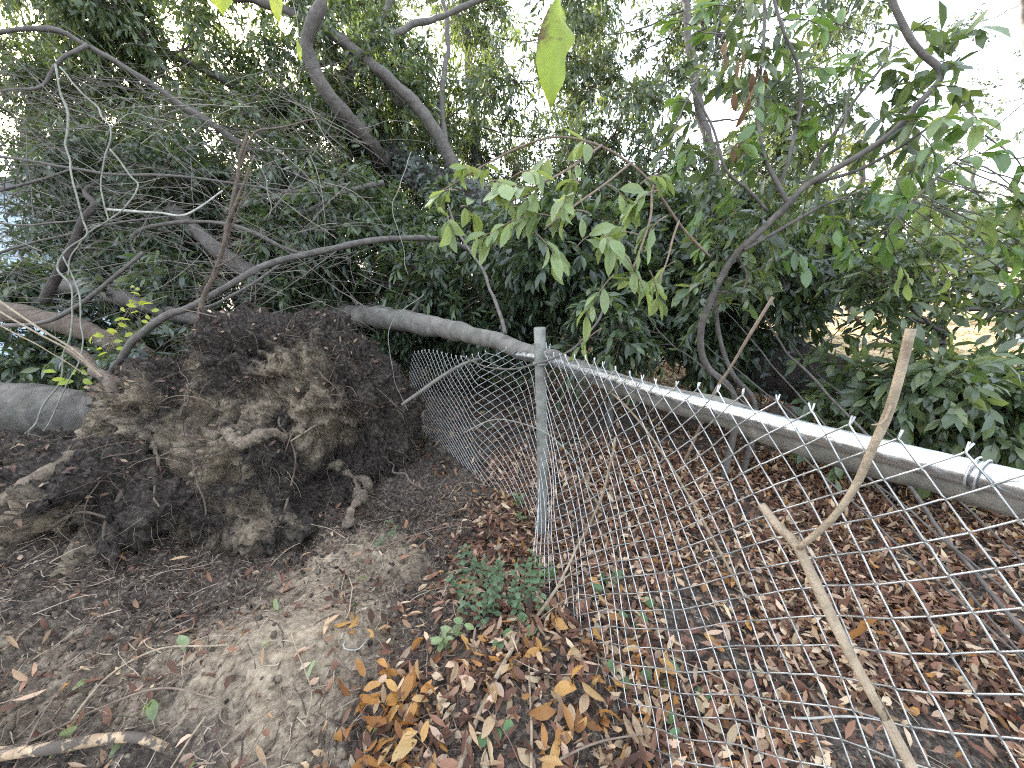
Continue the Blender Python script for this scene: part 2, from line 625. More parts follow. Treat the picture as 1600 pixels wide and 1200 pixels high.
def ground_h(x, y):
    x = np.asarray(x, float); y = np.asarray(y, float)
    near = np.clip(2.0 - np.hypot(x * .8, y - 2) / 1.5, 0, 1)
    p = np.stack([x, y, 0 * x], -1).reshape(-1, 3)
    h = (fbm(p, 1.1, 3, 3) * .05).reshape(x.shape)
    left = 1 / (1 + np.exp((x + .25) * 7))
    rough = (fbm(p, 6, 5, 9, .55)).reshape(x.shape)
    calm = 1 - .75 * gauss(x, y, -.82, 1.1, .42, .34)
    h = h + calm * (rough * (.012 + .032 * left) - np.abs(fbm(p, 9, 5, 19, .62)).reshape(x.shape) * .05 * left) * near
    h = h + .13 * gauss(x, y, -.86, 1.12, .42, .3) + .30 * gauss(x, y, -2.5, 1.4, .75, .55) + .10 * gauss(x, y, -.75, 1.75, .35, .22)
    h = h - .10 * gauss(x, y, -1.35, 1.75, .3, .2) - .16 * gauss(x, y, -.72, 2.15, .28, .22)
    h = h + .05 * gauss(x, y, 0, .9, .7, .4)
    return h


def axis(a, b, step, far, n):
    core = np.arange(a, b + step, step)
    g = np.geomspace(step * 2, far, n)
    return np.concatenate([(a - g)[::-1], core, b + g])


gx = axis(-3.2, 2.6, .02, 400, 40)
gy = axis(.3, 4.6, .02, 400, 40)
X, Y = np.meshgrid(gx, gy)
Z = ground_h(X, Y)
GV = np.stack([X, Y, Z], -1).reshape(-1, 3)
nx, ny = len(gx), len(gy)
ii, jj = np.meshgrid(np.arange(ny - 1), np.arange(nx - 1), indexing='ij')
GQ = np.stack([ii * nx + jj, ii * nx + jj + 1, (ii + 1) * nx + jj + 1, (ii + 1) * nx + jj], -1).reshape(-1, 4)
xx, yy = GV[:, 0], GV[:, 1]
near_ = np.clip((2.3 - yy) * 4, 0, 1)
sandy = .06 + near_ * (.07 / (1 + np.exp((xx + .3) * 6)) + .35 * np.clip(fbm(GV, 1.8, 3, 61), 0, 1) * (xx < -.2)) + 1.5 * gauss(xx, yy, -.82, 1.12, .34, .27) + 1.1 * gauss(xx, yy, -.85, 1.60, .45, .2) + .5 * gauss(xx, yy, -1.9, 1.1, .5, .3) + .6 * gauss(xx, yy, -.72, .75, .16, .12) + .5 * gauss(xx, yy, -1.5, .95, .3, .2)
yard = np.clip((yy - 4.2 + .5 * fbm(GV, .7, 2, 5)) / 1.2, 0, 1) * np.clip((xx - .5) / 1.5, 0, 1)
ground = mk('ground', (GV, GQ, None, np.stack([np.clip(sandy, 0, 1), 0 * sandy, yard], 1)), M['ground'], kind='structure')


def gp(px, py, up=0.0):
    g = G(px, py)
    for _ in range(4):
        g = G(px, py, float(ground_h(np.array([g[0]]), np.array([g[1]]))[0]) + up)
    return g


# ------------------------------------------------------------------ uprooted root ball
import bmesh


def blob(ells, voxel):
    bm = bmesh.new()
    for c, r in ells:
        bmesh.ops.create_icosphere(bm, subdivisions=4, radius=1.0, matrix=Matrix.Translation(Vector(c)) @ Matrix.Diagonal((*r, 1.0)))
    me = bpy.data.meshes.new('tmp')
    bm.to_mesh(me)
    bm.free()
    o = bpy.data.objects.new('tmp', me)
    COL.objects.link(o)
    md = o.modifiers.new('r', 'REMESH')
    md.mode = 'VOXEL'
    md.voxel_size = voxel
    ms = o.modifiers.new('s', 'SMOOTH')
    ms.iterations = 12
    dg = bpy.context.evaluated_depsgraph_get()
    e = o.evaluated_get(dg).to_mesh()
    n = len(e.vertices)
    V = np.zeros(n * 3, np.float32)
    e.vertices.foreach_get('co', V)
    Nn = np.zeros(n * 3, np.float32)
    e.vertices.foreach_get('normal', Nn)
    nl = len(e.loops)
    li = np.zeros(nl, np.int32)
    e.loops.foreach_get('vertex_index', li)
    Q = li.reshape(-1, 4).copy()
    V = V.reshape(-1, 3).astype(float); Nn = Nn.reshape(-1, 3).astype(float)
    o.evaluated_get(dg).to_mesh_clear()
    bpy.data.objects.remove(o)
    bpy.data.meshes.remove(me)
    return V, Nn, Q


ells = [((-1.68, 2.58, .42), (.72, .48, .58)),
        ((-1.78, 2.62, .88), (.40, .36, .26)),
        ((-1.48, 2.70, .88), (.36, .36, .28)),
        ((-1.28, 2.68, .52), (.44, .46, .48)),
        ((-1.10, 2.66, .28), (.36, .42, .46)),
        ((-2.25, 2.42, .40), (.52, .42, .50)),
        ((-2.85, 1.95, .10), (.62, .46, .44)),
        ((-2.25, 1.70, .14), (.48, .40, .42)),
        ((-1.62, 2.00, .02), (.46, .34, .26)),
        ((-2.95, 1.55, .14), (.6, .46, .44)),
        ((-1.75, 2.22, .22), (.48, .30, .40)),
        ((-1.22, 2.30, .02), (.30, .22, .24))]
RV, RN, RQ = blob(ells, .017)


def push(V, c, r, amt, d=(0, 1, 0)):
    w = np.exp(-(((V - np.asarray(c)) / np.asarray(r)) ** 2).sum(1))
    return V + np.asarray(d)[None] * (w * amt)[:, None]


from mathutils.bvhtree import BVHTree
BVH0 = BVHTree.FromPolygons([tuple(v) for v in RV], [tuple(q) for q in RQ])
# hollows torn out of the face, with overhanging soil above them: (px, py, radius across, radius up, metres inwards)
for px, py, rx, rz, amt in [(540, 715, .13, .17, .40), (500, 770, .12, .08, .22), (430, 610, .15, .07, .24), (400, 565, .2, .05, -.12), (215, 650, .13, .06, .2), (270, 850, .2, .06, .26),
                            (90, 860, .18, .07, .22), (150, 780, .12, .08, .15), (395, 800, .13, .09, .22), (240, 800, .13, .05, -.13), (300, 700, .10, .12, -.10), (375, 690, .12, .05, -.07),
                            (590, 610, .13, .12, -.08), (440, 740, .05, .14, -.08), (330, 770, .08, .08, .12), (60, 780, .14, .06, -.10)]:
    r_ = Vector(ray(px, py)).normalized()
    h_ = BVH0.ray_cast(Vector((0, 0, CAMZ)), r_)[0]
    if h_ is None:
        continue
    w_ = np.exp(-(((RV - np.array(h_)) / np.array([rx, .35, rz])) ** 2).sum(1))
    RV = RV + nrm(np.array(r_) * np.array([1, 1, .2]))[None] * (w_ * amt)[:, None]
facing = np.clip(-RN[:, 1] + .25 * -RN[:, 0] * 0, 0, 1)
dsp = fbm(RV * np.array([1, 1, .7]), 3.2, 2, 21) * .09 + np.abs(fbm(RV * np.array([1.2, 1.2, .55]), 5, 5, 33, .6)) * -.13 * (0.3 + facing) + fbm(RV, 20, 4, 44, .7) * .04
RV = RV + RN * dsp[:, None]
RV[:, 2] = np.maximum(RV[:, 2], -.3)
tanm = np.clip(.15 + .8 * facing + .75 * fbm(RV * np.array([1.4, 1, .8]), 3.0, 3, 55) - .75 * np.clip((RV[:, 2] - .78) / .3, 0, 1)
               - 1.0 * np.clip((RV[:, 0] + 1.22) / .22, 0, 1), 0, 1) * 1.05 - .35 * np.abs(fbm(RV, 11, 3, 66))
tanm = np.clip(tanm, 0, 1.1)
ball = thing('root_ball', 'torn up tree root ball, a tall mound of dark soil bristling with fine roots', 'root ball', (-1.6, 2.4, 0))
mk('soil_mass', (RV, RQ, None, np.stack([tanm, 0 * tanm, 0 * tanm], 1)), M['soil'], ball)

tocam = nrm(np.array([0, 0, 1.5]) - RV)
front = np.where((np.sum(RN * tocam, 1) > .05) & (RV[:, 2] > .02))[0]


def fine_roots(n, idx, lmin, lmax, r, droop, K=6, kink=.35, out=.6):
    i = rng.choice(idx, n)
    B = RV[i] - RN[i] * .01
    L = rng.uniform(lmin, lmax, n)
    d = nrm(RN[i] * out + rdir(n) * .8 + np.array([0, 0, -.15]))
    pts = np.zeros((n, K, 3))
    p = B.copy()
    for k in range(K):
        pts[:, k] = p
        d = nrm(d + rdir(n) * kink + np.array([0, 0, -droop]))
        p = p + d * (L / K)[:, None]
    pts[:, :, 2] = np.maximum(pts[:, :, 2], ground_h(pts[:, :, 0], pts[:, :, 1]) + .004)
    base = np.array([(.035, .026, .021), (.07, .05, .039), (.02, .016, .013), (.19, .15, .115), (.055, .035, .028)])
    rr = r * rng.uniform(.5, 1.5, (n, 1)) * np.linspace(1, .45, K)[None]
    return tubes(pts, rr, 3, base[rng.integers(0, 5, n)] * rng.uniform(.7, 1.3, (n, 1)), cap=False)


fr = join([fine_roots(3400, front, .04, .13, .0010, .12),
           fine_roots(1000, front, .10, .28, .0015, .22, K=8),
           fine_roots(240, front, .2, .5, .0026, .2, K=9, kink=.28)])
mk('fine_roots', fr, M['twig_attr'], ball, kind='stuff')

# litter stuck on the crest of the mound
top = np.where((RN[:, 2] > .45) & (RV[:, 2] > .35))[0]
n = 1500
i = rng.choice(top, n)
c = np.array([(.05, .032, .025), (.09, .055, .042), (.14, .09, .065), (.035, .027, .022), (.26, .19, .13)])
lv = leaves(RV[i] + RN[i] * .008, rdir(n) * np.array([1, 1, .35]), nrm(RN[i] + .5 * rdir(n)), rng.uniform(.02, .06, n), rng.uniform(.004, .011, n),
            rng.uniform(-1, 1.5, n), rng.uniform(0, .8, n), c[rng.integers(0, 5, n)], T_MD)
mk('clinging_litter', lv, M['leaf_dry'], ball, kind='stuff')

roots = [  # px,py,depth polylines, radius start/end in photo pixels, material
    ([(385, 205, 2.35), (372, 262, 2.35), (358, 350, 2.35), (338, 420, 2.35), (318, 470, 2.35), (312, 560, 2.5)], 3.5, 7, 'root'),
    ([(0, 778, 2.2), (55, 748, 2.2), (102, 712, 2.3), (140, 690, 2.6)], 18, 13, 'root_tan'),
    ([(505, 735, 2.35), (530, 728, 2.22), (553, 748, 2.15), (560, 772, 2.15), (548, 805, 2.2), (540, 835, 2.35)], 13, 9, 'root_tan'),
    ([(553, 748, 2.15), (566, 752, 2.12), (572, 770, 2.1)], 11, 6, 'root_tan'),
    ([(352, 672, 2.35), (375, 690, 2.2), (400, 682, 2.2), (425, 678, 2.2), (440, 690, 2.45)], 15, 8, 'root_tan'),
    ([(455, 680, 2.3), (460, 730, 2.15), (452, 790, 2.1), (446, 812, 2.1)], 3.5, 3, 'root'),
    ([(400, 580, 2.4), (430, 610, 2.2), (447, 630, 2.15), (440, 662, 2.2), (455, 690, 2.3)], 2.5, 2.5, 'root'),
    ([(455, 690, 2.25), (490, 668, 2.1), (530, 660, 2.05)], 3, 1.5, 'stick_tan'),
    ([(300, 720, 2.3), (310, 760, 2.1), (322, 800, 2.1), (310, 835, 2.1)], 4, 2, 'root'),
    ([(245, 700, 2.35), (238, 760, 2.15), (250, 790, 2.1)], 4, 2, 'root'),
    ([(530, 655, 2.3), (545, 690, 2.3), (600, 720, 2.25), (632, 750, 2.25), (660, 762, 2.2)], 3, 2, 'root'),
    ([(60, 830, 2.0), (110, 800, 1.95), (160, 800, 2.1)], 4, 3, 'root'),
    ([(120, 548, 2.7), (150, 580, 2.5), (176, 604, 2.4), (200, 640, 2.5)], 13, 9, 'root'),
    ([(190, 770, 2.1), (160, 830, 1.95), (175, 880, 1.9)], 5, 2, 'root'),
    ([(470, 560, 2.45), (520, 600, 2.3), (560, 650, 2.25)], 3, 2, 'root'),
]
BVH = BVHTree.FromPolygons([tuple(v) for v in RV], [tuple(q) for q in RQ])


def on_ball(px, py, up, d):
    """where the sight line meets the soil, up metres proud of it (or the given depth where it misses)"""
    r = ray(px, py)
    h = BVH.ray_cast(Vector((0, 0, CAMZ)), Vector(r).normalized())
    if h[0] is None:
        return P(px, py, d)
    return np.array(h[0]) - nrm(r) * up


for k, (pl, a, b_, mm_) in enumerate(roots):
    d0 = pl[0][2]
    a, b_ = a * .62, b_ * .62
    if k > 0:
        up_ = .010 + .3 * a * d0 / F
        hp = [on_ball(px, py, up_, d_) for px, py, d_ in pl]
        kn = (.28 if k == 1 else .75) if mm_ == 'root_tan' else .25
        mk('root', limb(hp, a * d0 / F, b_ * d0 / F, 10 if mm_ == 'root_tan' else 7, .010, .03, kn, k * 7 + 1), M[mm_], ball)
        continue
    pl = [(px, py, 2.55) for px, py, _ in pl]
    roots[0] = (pl, a, b_, mm_)
    kn = .35 if mm_ == 'root_tan' else .15
    mk('root', limb(pp(pl), a * d0 / F, b_ * d0 / F, 10 if mm_ == 'root_tan' else 7, .015, .012, kn, k * 7 + 1), M[mm_], ball)
# bristles round the upright root
for k, (pl, r_) in enumerate([([(374, 262, 2.55), (385, 225, 2.55), (402, 203, 2.55), (440, 196, 2.6), (500, 185, 2.7)], 2), ([(352, 360, 2.55), (378, 290, 2.52), (398, 240, 2.5)], 2.4), ([(345, 400, 2.55), (372, 330, 2.6), (392, 262, 2.62)], 1.8), ([(362, 330, 2.55), (400, 290, 2.5), (430, 250, 2.45)], 1.2), ([(338, 420, 2.55), (370, 400, 2.5), (380, 360, 2.48)], 1.3)]):
    mk('root', limb(pp(pl), r_ * 2.55 / F, r_ * .5 * 2.55 / F, 6, .02, .014, .15, 350 + k), M['root'], ball)
up = np.array(smooth_path(pp(roots[0][0]), 220))
n = 420
i = rng.integers(0, 200, n)
dd = nrm(rdir(n) + np.array([0, 0, -.3]))
K = 5
s = np.linspace(0, 1, K)
pts = up[i][:, None] + dd[:, None] * (s * .09)[None, :, None] * rng.uniform(.4, 1.2, (n, 1, 1)) + rng.normal(size=(n, K, 3)) * .004 * s[None, :, None]
mk('root_hairs', tubes(pts, np.full((n, K), .0011), 3, np.broadcast_to((.12, .085, .065), (n, 3)), cap=False), M['twig_attr'], ball, kind='stuff')

# ------------------------------------------------------------------ chain link fence
POST = np.array([.155, 1.90, 0])
FD = np.array([.346, -.938, 0])              # along the fence towards the camera's side
FN = np.array([.938, .346, 0])               # away from the camera
fence = thing('chain_link_fence', 'galvanised chain link fence with a pale metal top rail, pushed in by the fallen trunk', 'fence', POST)


def rail_h(u):
    return 1.0 + .135 * np.clip(u, -1, 3) - .02 * np.sin(np.clip(u, 0, 2.4) * 1.6)


post_pts = [POST + (.02, 0, -.3), POST + (.012, 0, .4), POST + (-.02, 0, 1.165)]
mk('post', limb(post_pts, .029, .029, 16, .1), M['post'], fence)
uu = np.linspace(-.30, 2.6, 60)
rp = POST + FD * uu[:, None] + FN * .032 + np.array([0, 0, 1]) * rail_h(uu)[:, None]
rp[:, 0] -= .22 * np.clip(-uu, 0, 1)
mk('top_rail', tubes(rp[None], np.full((1, 60), .0215), 18), M['rail'], fence)
# bent band holding the rail to the post
a_ = np.linspace(0, 2 * np.pi, 25)
band = np.stack([POST[0] - .012 + .034 * np.cos(a_), POST[1] + .034 * np.sin(a_), .985 + 0 * a_], 1)
mk('rail_band', tubes(band[None], np.full((1, 25), .006), 6, cap=False), M['post'], fence)

PW = .036
WR = .0018


def fabric(u, v):
    """Point of the wire mesh: u metres along, v 0..1 up."""
    u = np.asarray(u, float); v = np.asarray(v, float)
    H = rail_h(u) + .05
    base = POST + FD * u[..., None]
    belly = -.13 * (1 - v) ** 2 * np.clip(u / .3, 0, 1) + .008 * np.sin(u * 23 + v * 11) + .035 * np.sin(v * np.pi) * np.sin(u * 1.7 + .6) - .03 * (1 - v) * np.cos(u * 1.1)
    p = base + FN * belly[..., None]
    p[..., 2] = v * H + .012 * np.sin(u * 9 + v * 4)
    # beyond the post: dragged left and crushed down under the trunk
    q = np.clip(-u, 0, 3)
    left = q > 0
    drop = 1 - .18 * np.clip(q / .8, 0, 1) - .12 * np.clip((q - .8) / .8, 0, 1)
    fold = np.sin(np.clip(q / .55, 0, 1) * np.pi) * (.35 + .65 * v)
    pl = POST + np.stack([-.60 * q + .20 * fold * v, .80 * q + .16 * fold, 0 * q], -1)
    pl = pl + np.stack([-.14 * np.sin(v * np.pi) * np.clip(q, 0, .6), .10 * np.sin(v * np.pi) * np.clip(q / .4, 0, 1), 0 * q], -1)
    pl[..., 2] = v * (1.05 * drop) + .015 * np.sin(q * 7 + v * 5)
    p = np.where(left[..., None], pl, p)
    return p


def wire(kcol):
    pu, pv, po = [], [], []
    u0 = kcol * PW
    nj = 31
    for j in range(nj + 1):
        right = (j + kcol) % 2
        uc = u0 + (PW if right else 0)
        for dj, du, off in ((-.10, -.10, 0), (0, 0, 1), (.10, -.10, 0)):
            if 0 <= j + dj <= nj:
                pu.append(uc + (du if right else -du) * PW + random.uniform(-.0014, .0014))
                pv.append((j + dj) / nj)
                po.append((.0016 if right else -.0016) * off)
    q = fabric(np.array(pu), np.array(pv))
    q = q + FN * np.array(po)[:, None]
    q[:, 2] = np.maximum(q[:, 2], ground_h(q[:, 0], q[:, 1]) + .002)
    # twisted barb at the top
    tip = q[-1] + np.array([random.uniform(-.006, .006), random.uniform(-.006, .006), .016])
    q = np.concatenate([q, tip[None]])
    return tubes(q[None], np.full((1, len(q)), WR), 5)


for k in range(-46, 66):
    mk('wire', wire(k), M['wire'], fence)

for u_ in (1.49, 2.2):                       # tie wires twisted round the rail
    c = POST + FD * u_ + FN * .032 + np.array([0, 0, float(rail_h(np.array([u_]))[0])])
    t = np.linspace(0, 1, 60)
    ang = t * 2 * np.pi * 1.6 + 1
    q = c + FD * ((t - .5) * .016)[:, None] + FN * (.0255 * np.cos(ang))[:, None] + np.array([0, 0, 1]) * (.0255 * np.sin(ang))[:, None]
    tail = q[-1] + np.array([[-.004, -.008, .01], [.006, -.012, .022], [-.004, -.004, .03]])
    q = np.concatenate([q, tail])
    mk('tie_wire', tubes(q[None], np.full((1, len(q)), .0017), 5), M['wire'], fence)

# ------------------------------------------------------------------ fallen grey trunk along the rail
def rail_pt(u, off, dz):
    return POST + FD * u + FN * off + np.array([0, 0, float(rail_h(np.array([u]))[0]) + dz])


tr = [P(380, 470, 5.6), P(520, 488, 4.5), P(620, 500, 3.6), P(735, 522, 2.85), P(815, 548, 2.35), rail_pt(.15, .11, -.02), rail_pt(.6, .075, -.022), rail_pt(1.1, .066, -.022), rail_pt(1.6, .066, -.022), rail_pt(2.4, .07, -.022)]
ftrunk = thing('fallen_tree', 'long smooth grey fallen tree lying across the fence and along its top rail', 'tree', (tr[3][0], tr[3][1], 0))
mk('trunk', limb(tr, 0, 0, 20, .04, .012, .10, 5, r=[.125, .12, .115, .112, .100, .07, .045, .037, .036, .036]), M['bark_grey'], ftrunk)
stubs = [([(640, 495, 3.5), (655, 470, 3.4), (640, 458, 3.35)], 5, 2), ([(790, 520, 2.4), (782, 490, 2.5), (765, 450, 2.7), (752, 415, 2.9), (720, 370, 3.1), (700, 320, 3.3)], 6, 3),
         ([(750, 560, 2.5), (715, 575, 2.25), (672, 600, 2.1), (628, 632, 2.1)], 4, 3.2), ([(560, 480, 4.0), (548, 462, 4.0)], 4, 2)]
for k, (pl, a, b_) in enumerate(stubs):
    mk('branch', limb(pp(pl), a * .55 * pl[0][2] / F, b_ * .7 * pl[0][2] / F, 8, .03, .01, .15, 60 + k), M['bark_grey' if k == 2 else 'bark_limb'], ftrunk)
#SECTION3
# ------------------------------------------------------------------ trees and shrubs
G_DARK = [(.030, .062, .020), (.040, .080, .026), (.052, .098, .030), (.036, .070, .030)]
G_MID = [(.045, .090, .026), (.060, .115, .034), (.078, .140, .040), (.050, .095, .036), (.10, .16, .05)]
G_LIGHT = [(.075, .130, .040), (.10, .165, .050), (.13, .20, .060), (.065, .115, .042)]
G_YEL = [(.13, .16, .05), (.16, .18, .065), (.10, .13, .045), (.20, .19, .08), (.09, .12, .05)]
G_BLUE = [(.06, .10, .055), (.08, .125, .07), (.10, .15, .085), (.05, .085, .045)]


for pal_ in (G_DARK, G_MID, G_LIGHT, G_BLUE):
    for k_ in range(len(pal_)):
        r_, g_, b_ = pal_[k_]
        pal_[k_] = (r_ * 1.15 + .004, g_ * .95 + .002, b_ * 1.45 + .005)


def at_ground(p):
    return np.array([p[0], p[1], 0.0])


def tree(name, label, cat, base, trunk, rtr, clumps, limbs=(), pal=G_MID, tm=T_MD, ll=.12, lw=.042, nsub=13, ntw=14, nl=8,
         matb='bark_limb', seed=0, lt=.28, group=None, link=True, **kw):
    """trunk: [(px,py,depth)...]; limbs: ([(px,py,d)..], r0px, r1px); clumps: (px,py,d,(rx,ry,rz)[,density])"""
    t = thing(name, label, cat, base, group)
    tp = [np.array(base) + (0, 0, -.1)] + pp(trunk)
    mk('trunk', limb(tp, rtr[0], rtr[1], 12, .08, .03, .08, seed), M[matb], t)
    path = smooth_path(tp, 60)
    for k, (pl, a, b_) in enumerate(limbs):
        mk('branch', limb(pp(pl), a * pl[0][2] / F, b_ * pl[-1][2] / F, 8, .05, .02, .08, seed + 5 + k), M[matb], t)
        path = np.concatenate([path, smooth_path(pp(pl), 30)])
    LV, ST = [], []
    for k, cl in enumerate(clumps):
        c = P(*cl[:3])
        den = cl[4] if len(cl) > 4 else 1.0
        lv, st = clump(c, cl[3], max(4, int(nsub * den)), ntw, nl, ll, lw, pal, tm, lt, **kw)
        LV.append(lv)
        ST.append(st)
        if link:
            d = np.linalg.norm(path - c, axis=1) + 1.2 * np.clip(path[:, 2] - c[2], 0, 9)
            a = path[np.argmin(d)]
            mid = (a + c) / 2 + np.array([0, 0, -.08 * np.linalg.norm(c - a)]) + rdir(1)[0] * .1
            r_ = .010 + .004 * np.linalg.norm(c - a)
            mk('branch', limb([a, mid, c], r_, .007, 6, .08, .03, .1, seed + 50 + k), M[matb], t)
    mk('crown', join(LV), M['leaf'], t, kind='stuff')
    mk('twigs', join(ST), M['twig_attr'], t, kind='stuff')
    return t


def grid_clumps(x0, x1, y0, y1, d0, d1, n, r, jit=.5, den=1.0):
    """n foliage masses spread over a patch of the view at depths d0..d1."""
    out = []
    w, h = x1 - x0, y1 - y0
    cols = max(1, int(round(math.sqrt(n * w / max(h, 1)))))
    rows = max(1, int(math.ceil(n / cols)))
    for a in range(rows):
        for b_ in range(cols):
            px = x0 + (b_ + .5 + rng.uniform(-jit, jit)) * w / cols
            py = y0 + (a + .5 + rng.uniform(-jit, jit)) * h / rows
            d = rng.uniform(d0, d1)
            rr = r * rng.uniform(.75, 1.25)
            out.append((px, py, d, (rr, rr, rr * .8), den))
    return out


# the big leaning trunk, ivy on its lower half
lean = [P(1480, 700, 2.95), P(1290, 605, 3.3), P(1140, 540, 3.7), P(1000, 462, 4.1), P(870, 390, 4.6), P(770, 335, 5.0), P(680, 288, 5.4), P(590, 240, 5.8), P(500, 190, 6.2), P(430, 160, 6.5)]
lt_ = thing('leaning_tree', 'thick dark trunk leaning from the lower right up into the leaves, ivy on its flank', 'tree', at_ground(lean[0]))
lean0 = lean[0].copy(); lean0[2] = .02
mk('trunk', limb([at_ground(lean[0]) + (.25, -.12, .02)] + lean, 0, 0, 16, .06, .03, .10, 77, r=[.27, .26, .25, .24, .23, .22, .21, .20, .19, .17, .15]), M['bark_dark'], lt_)
LIMBS = [
    ([(600, 248, 5.4), (560, 205, 4.7), (520, 155, 4.3), (485, 95, 4.1), (478, 60, 4.0), (500, 10, 3.9), (505, -40, 3.9)], 16, 9),
    ([(715, 275, 5.2), (690, 225, 5.0), (650, 165, 4.8), (590, 110, 4.6), (530, 62, 4.5), (470, 28, 4.4), (400, 2, 4.3), (330, -10, 4.2)], 13, 7),
    ([(530, 60, 4.5), (560, 70, 4.7), (620, 50, 4.9), (700, 20, 5.2), (780, -10, 5.5)], 8, 4),
    ([(545, 130, 5.0), (570, 60, 5.0), (600, 20, 5.0), (620, -20, 5)], 9, 6),
    ([(625, 160, 4.9), (600, 120, 5.1), (580, 100, 5.3), (530, 90, 5.6), (480, 110, 5.9)], 9, 6),
    ([(470, 180, 6.2), (400, 150, 6.0), (330, 115, 5.8), (250, 75, 5.6), (170, 20, 5.4), (140, -20, 5.3)], 9, 4),
    ([(505, 292, 5.0), (440, 262, 4.6), (400, 240, 4.4), (330, 195, 4.1), (250, 140, 3.9), (180, 95, 3.7), (130, 66, 3.6), (80, 45, 3.5), (0, 52, 3.4), (-60, 60, 3.3)], 7, 4),
    ([(135, 68, 3.6), (105, 85, 3.5), (80, 115, 3.5), (60, 135, 3.5), (0, 140, 3.5)], 4, 2),
    ([(700, 260, 5.1), (690, 150, 5.3), (700, 60, 5.5), (690, -20, 5.6)], 6, 4),
]
for k, (pl, a, b_) in enumerate(LIMBS):
    mk('branch', limb(pp(pl), a * .78 * pl[0][2] / F, b_ * .78 * pl[-1][2] / F, 10, .05, .02, .10, 90 + k), M['bark_limb'], lt_)
LV, ST = [], []
for cl in grid_clumps(-60, 620, -60, 130, 4.6, 6.4, 12, .75, den=.85) + grid_clumps(60, 640, 100, 330, 4.9, 6.2, 16, .75) + grid_clumps(560, 960, -60, 260, 5.4, 6.8, 9, .7, den=.8):
    lv, st = clump(P(*cl[:3]), cl[3], int(14 * cl[4]), 15, 8, .115, .038, G_MID + G_LIGHT[:2], T_MD, .3)
    LV.append(lv); ST.append(st)
mk('crown', join(LV), M['leaf'], lt_, kind='stuff')
mk('twigs', join(ST), M['twig_attr'], lt_, kind='stuff')
# bare tangled twigs
n = 650
B = np.array([P(rng.uniform(0, 600), rng.uniform(120, 480), rng.uniform(2.9, 4.6)) for _ in range(n)])
d_ = nrm(np.array([-1.0, -.15, .25]) * rng.choice([1, -.6], (n, 1), p=[.75, .25]) + rng.normal(size=(n, 3)) * np.array([.4, .4, .55]))
L_ = rng.uniform(.35, 1.3, n)
K = 9
pts = np.zeros((n, K, 3)); q_ = B.copy()
for k in range(K):
    pts[:, k] = q_
    d_ = nrm(d_ + rdir(n) * .16 + np.array([0, 0, -.03]))
    q_ = q_ + d_ * (L_ / K)[:, None]
tw = [tubes(pts, rng.uniform(.0016, .0042, (n, 1)) * np.linspace(1, .4, K)[None], 4, np.array([(.13, .12, .10), (.08, .07, .06), (.2, .185, .155), (.06, .05, .045)])[rng.integers(0, 4, n)], cap=False)]
i = rng.integers(0, n, 900); j = rng.integers(2, K, 900)
B2 = pts[i, j]
d2 = nrm(rdir(900) + nrm(pts[i, j] - pts[i, j - 1]))
s_ = np.linspace(0, 1, 4)
p2 = B2[:, None] + d2[:, None] * (s_ * 1.0)[None, :, None] * rng.uniform(.08, .35, (900, 1, 1)) + rdir(900)[:, None] * (.04 * s_ ** 2)[None, :, None]
tw.append(tubes(p2, rng.uniform(.0009, .002, (900, 1)) * np.linspace(1, .5, 4)[None], 3, np.broadcast_to((.11, .10, .085), (900, 3)), cap=False))
mk('bare_twigs', join(tw), M['twig_attr'], lt_, kind='stuff')
# ivy on the trunk
path = smooth_path(lean, 200)
n = 2600
i = rng.integers(12, 190, n)
B = path[i] + nrm(rdir(n) + np.array([-.4, -.9, .5])) * rng.uniform(.2, .34, (n, 1))
D = nrm(rdir(n) + np.array([0, -.3, -.6]))
c = np.array(G_BLUE)[rng.integers(0, 4, n)] * rng.uniform(.7, 1.3, (n, 1))
T_IVY = leaf_tmpl([(0, 0), (.12, .8), (.3, 1), (.5, .55), (.75, .4), (1, 0)])
mk('ivy_leaves', leaves(B, D, nrm(np.array([-.2, -.9, .6]) + .4 * rdir(n)), rng.uniform(.05, .10, n), rng.uniform(.025, .045, n), rng.uniform(0, .6, n), rng.uniform(0, .4, n), c, T_IVY), M['leaf'], lt_, kind='stuff')

# background trees
tree('evergreen_tree', 'evergreen tree on the far left with the low sun glinting through its top', 'tree', at_ground(P(30, 420, 7.5)),
     [(40, 300, 7.4), (70, 100, 7.2), (120, -80, 7.2)], (.16, .08),
     grid_clumps(-150, 330, -120, 330, 6.3, 8.0, 15, 1.0, den=.8), pal=G_DARK + G_MID[:2], tm=T_LO, seed=200, nsub=15, ntw=15)
tree('evergreen_tree', 'fine leaved pale green tree rising behind the middle of the thicket', 'tree', at_ground(P(760, 420, 8.2)),
     [(750, 300, 8.0), (735, 120, 7.8), (720, -60, 7.8)], (.15, .07),
     grid_clumps(500, 960, -100, 340, 7.2, 8.8, 18, 1.0), pal=G_BLUE + G_LIGHT, tm=T_LO, seed=230, nsub=12, ntw=14, ll=.14, lw=.042)
tree('evergreen_tree', 'evergreen tree behind the slender sapling, upper right of the middle', 'tree', at_ground(P(1130, 420, 6.8)),
     [(1120, 300, 6.6), (1090, 150, 6.4), (1060, -60, 6.4)], (.11, .05),
     grid_clumps(900, 1340, -60, 340, 5.6, 7.4, 18, .85), pal=G_MID + G_BLUE[:2], tm=T_MD, seed=260, nsub=12, ntw=13)
